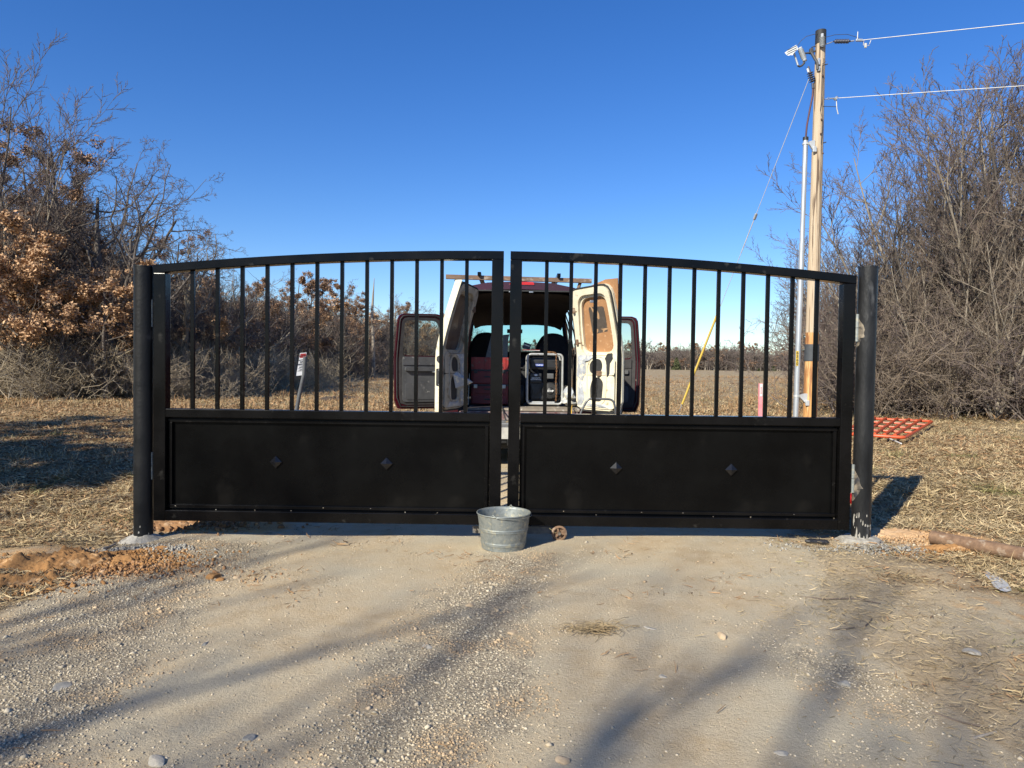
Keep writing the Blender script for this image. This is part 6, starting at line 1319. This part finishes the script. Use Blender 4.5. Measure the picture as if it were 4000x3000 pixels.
# right thicket
GT_ = 'bare trees of the thicket on the right'
RT_ = [(4010, 20, 190, 'elm0', 'tallest bare tree of the right thicket, rising at the frame edge'), (3860, 20.5, 270, 'elm1', 'tall bare tree beside the tallest one, its top just under the lower wire'), (3650, 21, 400, 'elm0', 'bare tree whose rising shoots end below the middle of the lower wire'),
       (3530, 21.5, 560, 'elm1', 'bare tree fanning out left above the right gate post'), (3420, 23, 700, 'elm0', 'bare tree whose left twigs reach over the right gate post top'), (4180, 21, 200, 'elm1', 'bare tree cut by the right frame edge'), (3930, 22.5, 215, 'elm2', 'pale stemmed tall tree between the two tallest of the right thicket'), (3760, 22.5, 330, 'elm1', 'dark tall tree left of the tallest pair in the right thicket'), (4060, 23, 170, 'elm0', 'tall tree behind the tallest one at the right frame edge')]
for j, (px, D, tp, k, lb) in enumerate(RT_):
    o = tpx(k, px, D, tp - (95 if px > 3600 else 20), lb, GT_, rz=(0.0, .7, 0.0, .4, 0.0, .9, .3, 0.0, .5)[j])
    if px < 3900: o.rotation_euler = (0, -.12 - .00015 * (3900 - px), 0)
for px, D, tp, k in [(3760, 24, 480, 'elm2'), (3930, 25, 420, 'elm1'), (3580, 25, 680, 'elm2'), (3700, 19.5, 820, 'elm2'), (3900, 18.6, 700, 'elm2'), (4080, 18, 600, 'elm2'), (3500, 20.5, 960, 'elm2'), (3820, 22, 900, 'elm0'), (3620, 28, 780, 'oak1'), (3800, 30, 640, 'oak0'), (4000, 29, 560, 'oak1'), (3450, 29, 900, 'oak0'), (4120, 24, 400, 'elm2'), (3980, 21.5, 980, 'elm0'), (4150, 19, 900, 'elm1'), (3390, 24, 980, 'elm1')]:
    tpx(k, px, D, tp, 'bare tree inside the right thicket, its branches crossing its neighbours', 'trees within the right thicket')
tpx('elm1', 3240, 29, 850, 'bare tree behind the utility pole', GT_, wid=.78); tpx('elm0', 3120, 30, 900, 'bare tree whose twigs show left of the utility pole', GT_, wid=.75)
tpx('elm0', 3330, 26, 800, 'bare tree between the utility pole and the right gate post', GT_); tpx('oak1', 3200, 34, 1010, 'low bare tree farther back, directly behind the utility pole', GT_)
for i in range(26):
    px = 3330 + i * 36 + TR.uniform(-20, 20); D = 20.2 - .0022 * (px - 3400) + TR.uniform(-.6, 1.8); tpx(('shrub2', 'shrub3', 'shrub2', 'shrub1')[i % 4], px, D, 1180 + TR.uniform(-120, 130), 'arching bare shrub at the foot of the right thicket', 'shrubs at the foot of the right thicket', name='shrub', cat='shrub')
# brush at the foot of the left wood
for i in range(22):
    px = -80 + i * 50 + TR.uniform(-25, 25); D = 22.0 + .0035 * max(0, px) + TR.uniform(-1.2, 1.2); tpx(('shrub0', 'shrub4')[i % 2], px, D, 1385 + TR.uniform(-95, 70), 'low pale brush bush at the foot of the left wood', 'brush at the foot of the left wood', name='shrub', cat='shrub')
# far tree line across the field
for i in range(120):
    px = 1700 + i * 16 + TR.uniform(-9, 9); D = 205 + TR.uniform(-12, 14); tp = 1340 + TR.uniform(-14, 18) + (-16 if 2470 < px < 2540 else 0) + max(0, (px - 2900)) * .03
    tpx(('far0', 'far1', 'far0', 'far1', 'far2')[i % 5], px, D, tp, 'small grey tree in the far tree line across the field', 'far tree line across the field', name='far_tree')
for i in range(110):
    px = 1690 + i * 17 + TR.uniform(-12, 12); D = 196 + TR.uniform(-6, 4); tpx(('far1', 'far2', 'far0')[i % 3], px, D, 1398 + TR.uniform(-8, 8) + (px - 2500) * .012, 'low scrubby bush along the foot of the far tree line', 'scrub along the far tree line', name='far_bush', cat='bush', wid=.95)
for px, tp, lb in ((2642, 1398, 'dark green cedar left of the guy guard in the far tree line'), (2965, 1440, 'small yellow green cedar above the pink marker in the far tree line'), (3022, 1432, 'dark green cedar right of the pink marker in the far tree line')):
    D = 190; x = W(px, 1430, D).x; h = W(px, tp, D).z - ZG(x, D); g = np.random.default_rng(px); n = 1500; z = g.random(n) ** .8; a = g.random(n) * 6.28; r_ = (1 - z) ** .7 * h * .42 * np.sqrt(g.random(n)); c = np.stack([np.cos(a) * r_, np.sin(a) * r_, z * h], -1); u = nrm(g.normal(size=(n, 3))); w = nrm(np.cross(u, g.normal(size=(n, 3)))); s_ = .22
    t = thing('cedar', lb, 'tree', (x, D, ZG(x, D)), 'cedars in the far tree line'); me = mesh_np('foliage', np.stack([c - u * s_, c - w * s_ * .6, c + u * s_, c + w * s_ * .6], 1).reshape(-1, 3), np.arange(n * 4).reshape(-1, 4), False, [cedar_m]); o = bpy.data.objects.new('crown', me); COL.objects.link(o); o.parent = t
    MB().tube([(x, D, ZG(x, D)), (x, D, ZG(x, D) + h * .8)], [.12, .03], 6).build('trunk', bark_d, t)
# trees behind the photographer, whose shadows streak the road, and beside the left grass
SH = 'bare trees behind the photographer whose shadows cross the ground'
for i, (x, y, h, k, rz) in enumerate([(-12.0, -9.0, 14.5, 'limb0', .5), (-9.6, -9.6, 14, 'limb1', .9), (-13.8, -8.0, 13.5, 'limb1', 3.2), (-11.0, -11.0, 15, 'limb0', 4.1), (-8.6, -11.2, 14.5, 'limb0', 2.2), (-14.6, -5.6, 13, 'limb0', 1.4), (-13.2, -.2, 10.5, 'leafy1', 2.0), (-13.5, 2.6, 8, 'leafy1', .2), (-15.2, 3.6, 10, 'leafy1', 4.0), (-11.2, 4.4, 7.5, 'leafy1', 1.1), (-12.6, .9, 9, 'leafy1', 5.1), (-10.4, 2.4, 6.5, 'leafy1', 2.7)]):
    tree(k, x, y, h, ['slim bare tree behind the photographer casting the streaks on the road', 'slim dark tree nearest behind the photographer', 'slim reddish tree behind the photographer, second farthest left', 'slim pale tree farther back behind the photographer', 'slim pale tree most directly behind the photographer', 'slim bare tree behind the photographer, farthest to the left', 'brown leaved oak left of the photographer', 'smaller brown leaved oak beside the left grass, out of view', 'brown leaved oak shading the left grass, out of view', 'brown leaved oak farthest forward beside the left grass, out of view', 'tall brown leaved oak shading the left grass, out of view', 'low brown leaved oak nearest the road, out of view', 'bare oak straight behind the photographer'][i], SH, rz=rz)

# the inside of the woods, a mass of twigs nobody could count
def wood_mass(name, xs, n, hfun, wid_, ln, m_, seed):
    g = np.random.default_rng(seed); pts = []
    while len(pts) < 1 or sum(len(p) for p in pts) < n:
        u = g.random(n); i = np.minimum((u * (len(xs) - 1)).astype(int), len(xs) - 2); w = u * (len(xs) - 1) - i; A = np.array(xs, float)
        q = A[i] * (1 - w[:, None]) + A[i + 1] * w[:, None]; x = q[:, 0] + g.normal(0, 1, n) * q[:, 2] * .5; y = q[:, 1] + g.normal(0, 1, n) * q[:, 2] * .6
        H = q[:, 3] * (1 + .55 * fbm(x * hfun, y * hfun, seed, 3)); z = g.random(n) ** 1.1 * H; pts.append(np.stack([x, y, z], -1)); break
    P = np.concatenate(pts)[:n]; P[:, 2] += zt(P[:, 0], P[:, 1]); n = len(P)
    d = nrm(np.stack([g.normal(size=n), g.normal(size=n) * .5, np.abs(g.normal(size=n)) * .8 + .2], -1)); s_ = nrm(np.cross(d, g.normal(size=(n, 3)))); l = (ln * g.uniform(.4, 1.4, n))[:, None]; w = (wid_ * g.uniform(.5, 1.3, n))[:, None]; t = np.cross(d, s_)
    b = P + d * l * .5 + s_ * l * .12; e = P + d * l
    ring = lambda c, k: [c + (s_ * math.cos(a) + t * math.sin(a)) * w * k for a in (0, 2.094, 4.189)]
    V = np.stack(ring(P, 1) + ring(b, .8) + ring(e, .3), 1); F = np.array([[i, (i + 1) % 3, 3 + (i + 1) % 3, 3 + i] for i in range(3)] + [[3 + i, 3 + (i + 1) % 3, 6 + (i + 1) % 3, 6 + i] for i in range(3)])
    me = mesh_np(name, V.reshape(-1, 3), (F[None] + (np.arange(n) * 9)[:, None, None]).reshape(-1, 4), False, [m_]); o = bpy.data.objects.new(name, me); COL.objects.link(o); o['kind'] = 'stuff'
def wx(px, D): return W(px, 1430, D).x
wood_mass('wood_interior', [(wx(-300, 31), 31, 3, 6.5), (wx(0, 32), 32, 3, 6.5), (wx(300, 33), 33, 3, 6.2), (wx(600, 35), 35, 3, 4.6), (wx(850, 41), 41, 3, 3.8), (wx(1000, 48), 48, 3.5, 3.6)], 90000, .25, .011, .8, twig_g, 5)
wood_mass('wood_interior', [(wx(900, 46), 46, 2, 3.3), (wx(1150, 60), 60, 3, 3.8), (wx(1400, 80), 80, 5, 4.6), (wx(1650, 120), 120, 8, 5), (wx(1850, 145), 145, 10, 5)], 45000, .2, .022, 1.3, twig_g, 6)
wood_mass('wood_interior', [(wx(3330, 28), 28, 2, 3.0), (wx(3500, 24.5), 24.5, 2, 4.0), (wx(3800, 23), 23, 2, 4.5), (wx(4200, 21.5), 21.5, 2, 4.5)], 42000, .4, .008, .7, twig_r, 7)
wood_mass('brush', [(wx(-200, 22), 22, 1.2, 1.15), (wx(200, 22.5), 22.5, 1.2, 1.15), (wx(500, 24), 24, 1.2, 1.25), (wx(800, 27), 27, 1.4, 1.3), (wx(1000, 31), 31, 1.5, 1.3), (wx(1250, 38), 38, 2, 1.2)], 9000, 1.6, .011, .75, brush_m, 8)
wood_mass('far_wood', [(wx(1650, 215), 215, 9, 4.6), (wx(2500, 208), 208, 9, 4.6), (wx(3000, 205), 205, 9, 4.4), (wx(3600, 205), 205, 9, 4.4)], 60000, .08, .045, 1.5, twig_g, 9)
